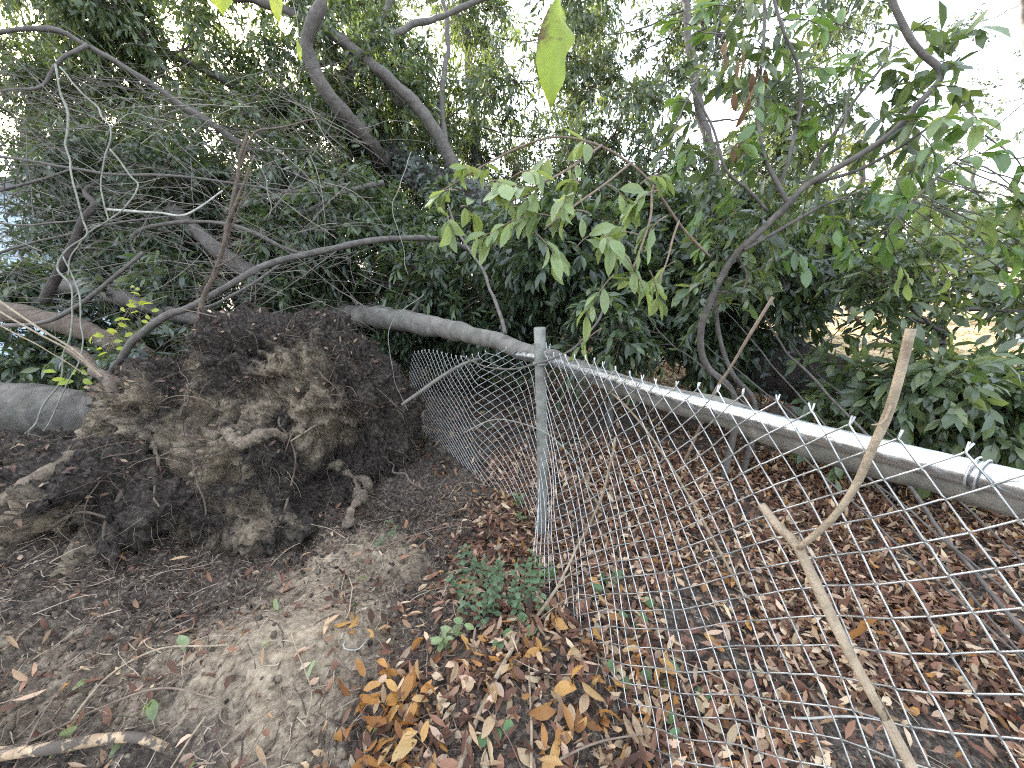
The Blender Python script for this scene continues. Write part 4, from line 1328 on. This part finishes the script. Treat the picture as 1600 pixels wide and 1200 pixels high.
VN = [
    ('pale vine hanging in a long loop down the left side to the grey log', [(85, 95, 2.7), (93, 140, 2.7), (103, 180, 2.68), (103, 240, 2.65), (112, 290, 2.6), (125, 335, 2.6), (132, 365, 2.6), (105, 385, 2.58), (96, 420, 2.58), (112, 450, 2.58), (117, 495, 2.58), (113, 525, 2.58), (98, 560, 2.58), (88, 600, 2.58), (62, 640, 2.57), (42, 672, 2.5), (0, 702, 2.45), (-50, 730, 2.4)], 3.6),
    ('pale kinked vine hanging beside the long looped one, high on the left', [(95, 110, 2.8), (145, 155, 2.75), (160, 185, 2.72), (172, 207, 2.7), (163, 250, 2.7), (158, 285, 2.7), (162, 320, 2.7), (168, 347, 2.7), (140, 357, 2.68)], 3),
    ('thin pale vine arching right from the kinked one', [(172, 205, 2.7), (205, 178, 2.75), (235, 184, 2.8), (270, 193, 2.85), (300, 225, 2.9), (315, 222, 2.95), (345, 240, 3.0)], 1.8),
    ('pale vine looping below the bleached broken stick', [(172, 232, 2.75), (200, 270, 2.75), (213, 285, 2.75), (208, 308, 2.72), (192, 332, 2.7), (145, 355, 2.68), (118, 382, 2.65), (104, 405, 2.62), (100, 430, 2.6)], 3),
    ('pale vine curving down across the thick grey log to the left edge', [(104, 400, 2.65), (116, 450, 2.6), (124, 500, 2.56), (134, 545, 2.55), (112, 592, 2.54), (88, 642, 2.52), (58, 682, 2.4), (0, 742, 2.2), (-40, 770, 2.15)], 2.6),
    ('thin pale vine drooping in an arc in front of the grey trunk', [(660, 455, 3.0), (630, 480, 2.95), (612, 505, 2.9), (608, 545, 2.85), (615, 590, 2.8), (640, 640, 2.75)], 1.5),
    ('thin pale vine dangling from the ivy left of the hanging leaves', [(640, 240, 3.2), (625, 285, 3.1), (612, 320, 3.05), (620, 355, 3.0), (632, 395, 3.0), (640, 430, 3.0)], 1.5),
    ('short pale vine hanging above the right of the upright root', [(400, 243, 2.7), (413, 268, 2.7), (420, 300, 2.7), (427, 325, 2.7), (422, 345, 2.72)], 1.8),
]
for k, (lb, pl, a) in enumerate(VN):
    stp('dead_vine', lb, 'vine', pl, a, a * .75, 'vine', seed=860 + k, wob=.022, group='pale dead vines')

stp('broken_stick', 'bleached white broken stick held level in the tangle on the left', 'stick', [(166, 328, 2.75), (215, 331, 2.75), (250, 332, 2.75), (285, 337, 2.75), (312, 325, 2.78), (348, 298, 2.85)], 3.8, 2, 'stick_white', seed=880)
for k, (pl, lb) in enumerate([([(-40, 442, 2.2), (0, 470, 2.2), (60, 513, 2.22), (120, 550, 2.28), (160, 588, 2.33), (198, 614, 2.38)], 'upper of the parallel tan sticks poking into the root ball from the left'),
                              ([(-40, 462, 2.25), (0, 486, 2.25), (60, 521, 2.27), (110, 550, 2.3), (150, 582, 2.35)], 'middle one of the parallel tan sticks poking in from the left'),
                              ([(-40, 484, 2.3), (0, 508, 2.3), (80, 552, 2.33), (140, 590, 2.4)], 'lowest and thinnest of the parallel tan sticks on the left')]):
    stp('stick', lb, 'stick', pl, 3.2 - .7 * k, 2.4 - .5 * k, 'stick_tan', seed=890 + k)

# stalks at the fence
a1 = [(1426, 513), (1412, 570), (1390, 640), (1362, 700), (1338, 755), (1300, 808), (1248, 856)]
st1 = thing('dead_stalk', 'tall forked tan stalk leaning against the near side of the wire mesh on the right', 'stick', at_ground(P(1420, 1195, .62)))
bp = [P(px, py, fdep(px, py, .035 + .02 * (py > 800))) for px, py in a1]
mk('stem', limb(bp, .0070, .0058, 9, .02, .003, .16, 901), M['stick_tan'], st1)
bp2 = [P(px, py, fdep(px, py, o_)) for px, py, o_ in [(1188, 788, .05), (1215, 822, .05), (1247, 856, .055), (1290, 945, .06), (1335, 1035, .065), (1385, 1125, .07), (1425, 1200, .075)]]
dr_ = bp2[-1] - bp2[-2]
bp2.append(bp2[-1] + dr_ * ((bp2[-1][2] - .02) / -dr_[2]))
mk('stem', limb(bp2, .0085, .0105, 9, .02, .003, .16, 902), M['stick_tan'], st1)
mk('twig', limb([P(1392, 633, fdep(1392, 633, .04)), P(1380, 660, fdep(1380, 660, .05)), P(1362, 664, fdep(1362, 664, .06))], .0026, .0014, 6, .01), M['stick_tan'], st1)

vb = [gp(715, 1215, .02), gp(748, 1120, .02), gp(790, 1035, .03), P(832, 975, 1.62), P(870, 915, 1.60), P(905, 850, fdep(905, 850, .05)), P(938, 782, fdep(938, 782, .03)), P(955, 720, fdep(955, 720, .03)), P(962, 682, fdep(962, 682, .03))]
lv_ = thing('dead_vine', 'long tan dead vine climbing from the ground in front onto the wire mesh', 'vine', gp(715, 1215))
mk('stem', limb(vb, .0075, .0040, 8, .02, .008, .2, 910), M['stick_tan'], lv_)
mk('twig', limb([vb[4], P(905, 885, 1.55), P(935, 880, 1.5)], .0025, .0015, 6, .02), M['stick_tan'], lv_)
mk('twig', limb([vb[3], P(900, 930, 1.5), P(960, 950, 1.45), P(985, 985, 1.4)], .0022, .0012, 6, .02, .004), M['stick_tan'], lv_)
stick('stick', 'thin straight tan stick lying on leaves at the bottom middle', 'stick', [gp(829, 1018, .03), gp(830, 1100, .02), gp(827, 1215, .015)], .0042, .0048, 'stick_tan', seed=915)
stick('dead_stalk', 'thin brown stalk rising behind the rail in front of the sapling', 'stick', [P(1206, 464, fdep(1206, 464, -.1)), P(1170, 525, fdep(1170, 525, -.08)), P(1138, 580, fdep(1138, 580, -.08)), P(1115, 615, fdep(1115, 615, -.08)), P(1088, 675, fdep(1088, 675, -.06)), P(1060, 740, fdep(1060, 740, -.05))], .0045, .0035, 'stick_brown', seed=920)
stick('dead_stalk', 'split pale stalk leaning behind the wire mesh right of the post', 'stick', [P(925, 596, fdep(925, 596, -.06)), P(975, 632, fdep(975, 632, -.06)), P(1019, 687, fdep(1019, 687, -.1)), P(1067, 761, fdep(1067, 761, -.2)), P(1118, 850, fdep(1118, 850, -.3)), P(1165, 935, fdep(1165, 935, -.4))], .004, .005, 'stick_tan', seed=922)
stp('branch', 'thin dark twig curving in front of the top of the fence post', 'branch', [(720, 556, 2.0), (760, 573, 1.9), (800, 577, 1.85), (850, 565, 1.8), (895, 545, 1.8), (920, 520, 1.85), (938, 495, 1.9), (948, 465, 1.95)], 1.8, 3, 'bark_limb', seed=924)
stp('stick', 'thin pale twig bowed across the mesh left of the post', 'stick', [(726, 676, 2.05), (760, 660, 1.98), (790, 656, 1.92), (845, 672, 1.8), (880, 700, 1.72), (905, 735, 1.66), (935, 790, 1.6)], 1.8, 1.8, 'vine', seed=926)
stick('broken_branch', 'broken branch with bark peeled off to orange wood, bottom left corner', 'branch', [gp(-60, 1185, .05), gp(0, 1178, .06), gp(80, 1168, .065), gp(150, 1155, .07), gp(210, 1152, .07), gp(258, 1170, .05)], .017, .013, 'wood_bare', sides=12, knob=.15, seed=930)
GS = [([(110, 1125), (170, 1055), (250, 1015), (360, 1007)], 5, 'stick_tan', 'pale twig lying on the soil at the lower left'),
      ([(20, 1210), (60, 1130), (90, 1085)], 5, 'stick_brown', 'short brown twig poking up in the lower left corner'),
      ([(262, 1210), (300, 1150), (322, 1120)], 5, 'stick_tan', 'short tan twig standing up at the bottom left'),
      ([(60, 1150), (150, 1108), (250, 1075), (340, 1090)], 5, 'stick_brown', 'dark brown twig lying right above the peeled branch'),
      ([(330, 1180), (420, 1110), (470, 1080), (515, 1070)], 4, 'stick_brown', 'thin dark twig slanting over the sandy hump'),
      ([(370, 1205), (450, 1165), (540, 1100), (600, 1080)], 4, 'stick_brown', 'thin dark twig below the sandy hump at the bottom'),
      ([(455, 990), (480, 1050), (488, 1085), (478, 1120)], 3, 'stick_tan', 'thin tan rootlet curving over the sandy hump'),
      ([(540, 1000), (538, 1012), (560, 1016), (575, 1002)], 3, 'stick_white', 'small pale curled rootlet right of the sandy hump'),
      ([(1220, 1120), (1260, 1122), (1340, 1122), (1420, 1135)], 6, 'stick_white', 'pale straight twig lying behind the mesh at the bottom right'),
      ([(870, 1190), (940, 1160), (1010, 1150)], 5, 'stick_brown', 'brown twig among orange leaves at the bottom middle'),
      ([(560, 870), (650, 835), (720, 820)], 4, 'stick_brown', 'thin twig lying right of the root ball hollow'),
      ([(700, 780), (720, 755), (760, 760)], 4, 'stick_tan', 'small forked tan twig left of the post foot'),
      ([(1010, 1010), (1120, 1060), (1230, 1120)], 3.5, 'stick_tan', 'long thin tan stem under the mesh, lower right')]
for k, (pl, a, m_, lb) in enumerate(GS):
    stick('twig', lb, 'twig', [gp(px, py, .03 + .012 * (j % 2)) for j, (px, py) in enumerate(pl)], a * 1.1 / F * .42, a * 1.1 / F * .28, m_, seed=940 + k, wob=.006, knob=.2, step=.015)

# yellow leaved sprig growing beside the root ball
ys = thing('seedling', 'sprig with bright yellow green leaves between the logs and the root ball', 'plant', at_ground(P(165, 610, 2.75)))
ysp = [at_ground(P(165, 610, 2.75)), P(160, 590, 2.72), P(168, 545, 2.7), (P(185, 512, 2.68)), P(205, 475, 2.66), P(212, 450, 2.66)]
mk('stem', limb(ysp, .004, .002, 6, .03), M['stick_brown'], ys)
for (px, py) in [(203, 448), (212, 452), (200, 470), (220, 462), (230, 470), (235, 485), (190, 480), (185, 500), (205, 490), (220, 500), (200, 510), (185, 520), (165, 525), (155, 530), (175, 535), (150, 520), (160, 545), (170, 550), (215, 480), (195, 495), (145, 525), (180, 545), (165, 515), (210, 520), (228, 492), (240, 475)]:
    q0 = P(px, py, 2.64 + random.uniform(-.05, .08))
    mk('twig', limb([smooth_path(ysp, 30)[np.argmin(np.linalg.norm(smooth_path(ysp, 30) - q0, axis=1))], q0], .0014, .0009, 4, .05), M['stick_brown'], ys)
    put_leaf(ys, q0, (random.uniform(-1, 1), random.uniform(-.6, .3), random.uniform(-.4, .5)), np.array([0, -.7, .8]) + rng.normal(size=3) * .4, .062, 'leaf_yellow', wide=1.15)
ys2 = thing('seedling', 'few yellow green leaves just above the thick grey log end', 'plant', at_ground(P(110, 610, 2.6)))
mk('stem', limb([at_ground(P(110, 610, 2.6)), P(108, 610, 2.6), P(106, 588, 2.58)], .003, .0015, 5, .05), M['stick_brown'], ys2)
for (px, py) in [(90, 582), (104, 592), (112, 598), (130, 592), (128, 578), (118, 585), (100, 598)]:
    put_leaf(ys2, P(px, py, 2.56), (random.uniform(-1, 1), -.3, random.uniform(-.2, .3)), np.array([0, -.8, .8]) + rng.normal(size=3) * .3, .075, 'leaf_yellow', wide=1.2)

# ------------------------------------------------------------------ forest floor
def on_ground(x, y, up):
    return np.stack([x, y, ground_h(x, y) + up], -1)


DRY = np.array([(.36, .27, .215), (.42, .35, .27), (.085, .045, .034), (.13, .07, .05), (.18, .10, .07), (.24, .155, .11), (.33, .24, .16), (.30, .16, .06), (.06, .042, .034), (.40, .31, .22)])


def scatter(n, f, xr, yr):
    """n points kept with probability f(x,y)."""
    X_, Y_ = [], []
    while sum(map(len, X_)) < n:
        x = rng.uniform(*xr, n * 3); y = rng.uniform(*yr, n * 3)
        k = rng.uniform(size=n * 3) < f(x, y)
        X_.append(x[k]); Y_.append(y[k])
    return np.concatenate(X_)[:n], np.concatenate(Y_)[:n]


def litter_density(x, y):
    right = 1 / (1 + np.exp(-(x + .22 - .12 * (y - 1.5)) * 9))
    patch = np.clip(.55 + .5 * fbm(np.stack([x, y, 0 * x], 1), 3.5, 2, 71), .05, 1)
    left = .035 + .05 * (y < 1.15)
    sand = 1 - .95 * gauss(x, y, -.82, 1.1, .42, .34)
    return np.clip(right * patch + (1 - right) * left * patch * sand, 0, 1)


def litter(n, xr, yr, ll, lw, tm, lift):
    x, y = scatter(n, litter_density, xr, yr)
    B = on_ground(x, y, rng.uniform(.003, lift, n))
    D = rdir(n) * np.array([1, 1, .28])
    Nv = nrm(np.array([0, 0, 1.0]) + .45 * rdir(n))
    L = ll * rng.uniform(.55, 1.2, n)
    w_ = np.array([.10, .07, .15, .16, .15, .13, .10, .04, .05, .05])
    c = DRY[rng.choice(10, n, p=w_)] * rng.uniform(.5, 1.45, (n, 1)) * np.array([1.04, .98, .9])
    return leaves(B, D, Nv, L, lw * .5 * rng.uniform(.7, 1.2, n), rng.uniform(-1.6, 1.9, n), rng.uniform(-.4, 1.2, n), c, tm)


lit = join([litter(29000, (-2.2, 3.6), (.3, 2.8), .066, .023, T_MD, .034), litter(9000, (-1.2, 4.6), (2.4, 5.5), .075, .028, T_LO, .035)])
mk('leaf_litter', lit, M['leaf_dry'], kind='stuff')
bpy.data.objects['leaf_litter']['label'] = 'brown and red leaf litter covering the ground'

# dark leaf mould on the ground behind the root ball
n = 6000
x = rng.uniform(-7, .6, n); y = rng.uniform(2.6, 6.5, n)
c = np.array([(.06, .04, .03), (.1, .06, .045), (.15, .1, .07), (.05, .06, .03), (.22, .16, .11)])[rng.integers(0, 5, n)]
o = mk('leaf_mould', leaves(on_ground(x, y, rng.uniform(.005, .04, n)), rdir(n) * np.array([1, 1, .3]), nrm(np.array([0, 0, 1.0]) + .5 * rdir(n)), rng.uniform(.06, .12, n), rng.uniform(.015, .03, n), rng.uniform(-.8, 1.4, n), rng.uniform(0, .8, n), c, T_LO), M['leaf_dry'], kind='stuff')
o['label'] = 'dark fallen leaves under the thicket behind the root ball'

# pale dry leaves over the yard
n = 7000
x = rng.uniform(1.2, 11, n); y = rng.uniform(4.6, 11, n)
c = np.array([(.34, .26, .14), (.42, .34, .2), (.28, .2, .1), (.2, .2, .08), (.5, .42, .27)])[rng.integers(0, 5, n)]
yl = leaves(on_ground(x, y, .01), rdir(n) * np.array([1, 1, .3]), nrm(np.array([0, 0, 1.0]) + .4 * rdir(n)), rng.uniform(.07, .13, n), rng.uniform(.02, .035, n), rng.uniform(-.8, 1, n), rng.uniform(0, .7, n), c, T_LO)
o = mk('yard_litter', yl, M['leaf_dry'], kind='stuff')
o['label'] = 'pale tan dry leaves strewn over the yard'

# shredded bark and leaf crumbs
n = 12000
x, y = scatter(n, lambda x, y: np.clip(.3 + .7 * (x < -.1), 0, 1) * (1 - .96 * gauss(x, y, -.82, 1.1, .42, .34)) * (1 - .7 * gauss(x, y, -.85, 1.6, .4, .16)) * np.clip(.6 + .7 * fbm(np.stack([x, y, 0 * x], 1), 4, 2, 72), .05, 1), (-2.6, 1.4), (.4, 2.4))
c = np.array([(.05, .036, .028), (.09, .06, .045), (.15, .11, .085), (.26, .2, .155), (.11, .06, .048), (.36, .31, .25)])[rng.choice(6, n, p=[.25, .25, .2, .13, .12, .05])]
o = mk('mould_crumbs', leaves(on_ground(x, y, rng.uniform(.001, .014, n)), rdir(n) * np.array([1, 1, .4]), nrm(np.array([0, 0, 1.0]) + .7 * rdir(n)), rng.uniform(.008, .034, n), rng.uniform(.002, .006, n), rng.uniform(-1, 1.5, n), rng.uniform(0, 1, n), c, T_LO), M['leaf_dry'], kind='stuff')
o['label'] = 'shredded bark and leaf crumbs over the dark soil'

# rootlets, twigs and crumbs of soil on the bare side
n = 5500
x, y = scatter(n, lambda x, y: np.clip(.25 + .9 * (x < -.2), 0, 1) * (1 - .93 * gauss(x, y, -.82, 1.1, .42, .34)), (-2.4, 1.4), (.5, 2.4))
B = on_ground(x, y, .006)
K = 6
d = rdir(n) * np.array([1, 1, .18])
d = nrm(d)
L = rng.uniform(.03, .16, n) * rng.uniform(.5, 1.3, n) * np.where(rng.uniform(size=n) < .12, 2.5, 1)
pts = np.zeros((n, K, 3))
p_ = B.copy()
for k in range(K):
    pts[:, k] = p_
    d = nrm(d + rdir(n) * np.array([1, 1, .4]) * .3)
    p_ = p_ + d * (L / K)[:, None]
gh = ground_h(pts[:, :, 0], pts[:, :, 1])
pts[:, :, 2] = np.maximum(pts[:, :, 2], gh + .002)
cc = np.array([(.12, .085, .06), (.2, .15, .11), (.07, .05, .04), (.34, .28, .21), (.05, .038, .03)])
o = mk('twig_debris', tubes(pts, np.where(rng.uniform(size=(n, 1)) < .06, 1.8, 1.0) * rng.uniform(.0008, .0026, (n, 1)) * np.linspace(1, .5, K)[None], 4, cc[rng.integers(0, 5, n)], cap=False), M['twig_attr'], kind='stuff')
o['label'] = 'broken rootlets and small twigs strewn over the soil'

bm = bmesh.new()
bmesh.ops.create_icosphere(bm, subdivisions=1, radius=1.0)
bm.verts.ensure_lookup_table()
iv = np.array([v.co[:] for v in bm.verts]); it = np.array([[v.index for v in f.verts] for f in bm.faces])
bm.free()
n = 5000
x, y = scatter(n, lambda x, y: np.clip(.12 + .9 * (x < -.15), 0, 1) * (1 - .93 * gauss(x, y, -.82, 1.1, .45, .36)), (-2.4, 1.0), (.5, 2.4))
s = .002 + .013 * rng.uniform(0, 1, n) ** 4
V = iv[None] * (s[:, None, None] * rng.uniform(.65, 1.35, (n, len(iv), 1))) + on_ground(x, y, s * .3)[:, None]
T = (it[None] + (np.arange(n) * len(iv))[:, None, None]).reshape(-1, 3)
cc = np.zeros((n, 3)); cc[:, 0] = rng.uniform(.35, 1.1, n)
o = mk('soil_crumbs', (V.reshape(-1, 3), None, T, np.repeat(cc, len(iv), 0)), M['soil'], kind='stuff')
o['label'] = 'crumbs and clods of soil scattered on the ground'

# single fallen leaves
DLM = []
for k in range(8):
    g = leaves(np.zeros((1, 3)), np.array([[0, 1.0, 0]]), np.array([[0, 0, 1.0]]), np.array([1.0]), np.array([random.uniform(.16, .24)]),
               np.array([random.uniform(-1.6, 1.8)]), np.array([random.uniform(.1, 1.2)]), np.zeros((1, 3)), T_HI)
    V = g[0].copy()
    V[:, 2] += .05 * np.sin(V[:, 1] * 8 + k * 2) * np.sign(V[:, 0]) * np.abs(V[:, 0]) / .2
    V[:, 0] += .06 * np.sin(V[:, 1] * 3 + k)
    DLM.append((V, g[1], g[2]))
DM = {}


def fallen(px, py, mname, L, label, group, pile=.03):
    key = (mname, random.randrange(8))
    if key not in DM:
        me = mesh('fallen_leaf', *DLM[key[1]])
        me.materials.append(M[mname])
        DM[key] = me
    o = bpy.data.objects.new('fallen_leaf', DM[key])
    COL.objects.link(o)
    o.location = gp(px, py, random.uniform(.012, .012 + pile))
    o.rotation_euler = (random.gauss(0, .5), random.gauss(0, .6), random.uniform(0, 6.28))
    w = L * random.uniform(.75, 1.2)
    o.scale = (w * random.uniform(.8, 1.15), w, w)
    tag(o, label, 'leaf', group)


GRN_L = 'freshly fallen green leaf lying on the bare soil'
for (cx, cy, sx, sy, n, lb) in [(615, 1145, 34, 30, 40, 'orange dead leaf in the big cluster at the bottom, left of the long vine'), (650, 1095, 20, 26, 20, 'orange dead leaf at the top right of the big bottom cluster'),
                           (600, 1045, 22, 22, 9, 'orange dead leaf just right of the sandy hump'), (795, 1035, 28, 12, 9, 'rusty leaf bunched against the long vine above the straight stick'),
                           (720, 1035, 15, 15, 5, 'orange leaf below the wilting broad leaved seedling'), (960, 985, 50, 40, 16, 'amber leaf around the ivy by the edge of the mesh'),
                           (930, 1110, 70, 40, 24, 'orange dead leaf right of the straight stick, bottom middle'), (880, 1160, 60, 30, 12, 'orange leaf at the bottom edge beside the straight stick'),
                           (1000, 1030, 60, 30, 12, 'orange leaf above the ivy sprig at the bottom middle'), (560, 985, 20, 15, 6, 'orange leaf at the upper right of the sandy hump'),
                           (830, 865, 15, 15, 5, 'orange leaf behind the yellow tipped seedling'), (1080, 1010, 60, 60, 8, 'orange leaf under the mesh left of the forked stalk'),
                           (840, 970, 35, 30, 6, 'orange leaf below the blue green seedling clump')]:
    for _ in range(n):
        fallen(random.gauss(cx, sx), random.gauss(cy, sy), 'dry_orange', .084, lb, lb.replace('leaf', 'leaves'))
for (x0, x1, y0, y1, n, lb) in [(700, 840, 890, 1190, 20, 'pale tan dry leaf beside the long dead vine'), (850, 1000, 890, 1190, 22, 'pale tan dry leaf along the bottom edge of the mesh'), (1000, 1250, 890, 1190, 18, 'pale tan dry leaf under the mesh left of the forked stalk')]:
    for _ in range(n):
        fallen(random.uniform(x0, x1), random.uniform(y0, y1), 'dry_tan', .08, lb, lb.replace('leaf', 'leaves'))
for (x0, x1, y0, y1, n, lb) in [(880, 1080, 880, 1000, 16, 'red brown dead leaf under the mesh right of the ivy'), (1080, 1280, 960, 1190, 18, 'red brown dead leaf under the mesh beside the forked stalk'), (1400, 1580, 900, 1190, 16, 'red brown dead leaf under the mesh right of the forked stalk')]:
    for _ in range(n):
        fallen(random.uniform(x0, x1), random.uniform(y0, y1), 'dry_red', .074, lb, lb.replace('leaf', 'leaves'))
for (px, py) in [(110, 1082), (285, 1020), (405, 1010), (480, 1065), (690, 980), (685, 1010), (230, 1095), (125, 1130), (70, 1190), (165, 1190), (240, 1130), (435, 955), (560, 940), (580, 1150), (640, 1040), (300, 1185), (780, 930), (575, 905)]:
    fallen(px, py, 'leaf_pale', .07, GRN_L, 'green leaves fallen on the soil', .008)
for (px, py, L) in [(1368, 985, .075)]:
    o = bpy.data.objects.new('dead_leaf', mesh('dead_leaf', *DLM[2]))
    COL.objects.link(o)
    o.data.materials.append(M['dry_orange'])
    o.location = P(px + 8, py - 25, fdep(px, py, .008))
    o.rotation_euler = (math.radians(-85), .2, .5)
    o.scale = (L * 1.3, L, L)
    tag(o, 'curled amber leaf caught in the mesh beside the forked stalk', 'leaf')

# ------------------------------------------------------------------ small green plants on the floor
def plant(label, px, py, stems, h, ll, mname, spread=.05, nleaf=10, name='seedling', cat='plant', wide=1.3):
    b = gp(px, py)
    t = thing(name, label, cat, b)
    for k in range(stems):
        b0 = b + np.array([random.gauss(0, spread), random.gauss(0, spread), 0])
        b0[2] = float(ground_h(np.array([b0[0]]), np.array([b0[1]]))[0])
        e = b0 + np.array([random.gauss(0, .03), random.gauss(0, .03), h * random.uniform(.6, 1.15)])
        mid = (b0 + e) / 2 + rdir(1)[0] * .01
        mk('stem', limb([b0 - (0, 0, .01), mid, e], .0016, .0009, 5, .03), M['stick_brown'], t)
        pth = smooth_path([b0, mid, e], nleaf + 3)[2:]
        for j, q in enumerate(pth):
            az = (j % 2) * math.pi / 2 + k + (j // 2) * .3 + random.uniform(-.3, .3)
            for sgn in (0, math.pi):
                dd = np.array([math.cos(az + sgn), math.sin(az + sgn), random.uniform(-.1, .5)])
                put_leaf(t, q, dd, np.array([0, -.2, 1]) + rng.normal(size=3) * .25, ll * random.uniform(.6, 1.1) * (1 - .3 * j / nleaf), mname, wide=wide)
    return t


M['leaf_blue'] = leaf_mat('blue_green_leaf', rough=.5, trans=.3, pal=[(.07, .12, .06), (.09, .15, .075), (.055, .10, .05), (.11, .17, .09)])
M['leaf_ivy'] = leaf_mat('ivy_leaf', rough=.45, trans=.3, pal=[(.07, .13, .05), (.10, .18, .07), (.08, .15, .05)])
plant('clump of small blue green seedlings left of the mesh, mid ground', 775, 940, 18, .23, .043, 'leaf_blue', .095, 8)
plant('yellow tipped young seedling at the right of the blue green clump', 842, 915, 4, .18, .038, 'leaf_ivy', .025, 7)
plant('small green seedlings at the foot of the fence post', 808, 790, 4, .13, .035, 'leaf_ivy', .05, 5)
plant('small low seedling beside the hollow of the root ball', 605, 835, 4, .06, .032, 'leaf_blue', .05, 4)
plant('single broad leaved seedling wilting on the dark soil in the middle', 692, 1015, 2, .09, .07, 'leaf_pale', .01, 3)


def ivy(label, px, py, n, r, L):
    b = gp(px, py)
    t = thing('ivy', label, 'ivy', b)
    prev = b
    for k in range(n):
        q = b + np.array([random.gauss(0, r), random.gauss(0, r), 0])
        q[2] = float(ground_h(np.array([q[0]]), np.array([q[1]]))[0]) + random.uniform(.02, .045)
        mk('stem', limb([prev, (prev + q) / 2, q], .0012, .001, 4, .03), M['stick_brown'], t)
        put_leaf(t, q, (random.uniform(-1, 1), random.uniform(-1, .2), -.1), np.array([0, -.4, 1]) + rng.normal(size=3) * .2, L * random.uniform(.7, 1.1), 'leaf_ivy', wide=2.1)
        prev = q


ivy('ivy trailing through the mesh right of the blue green seedlings', 975, 940, 10, .07, .065)
ivy('ivy sprig low behind the mesh at the bottom middle', 1035, 1090, 9, .07, .06)
ivy('few ivy leaves just below the blue green seedling clump', 800, 980, 7, .05, .058)
ivy('lone ivy leaves at the foot of the thin straight stick', 760, 1130, 3, .03, .045)
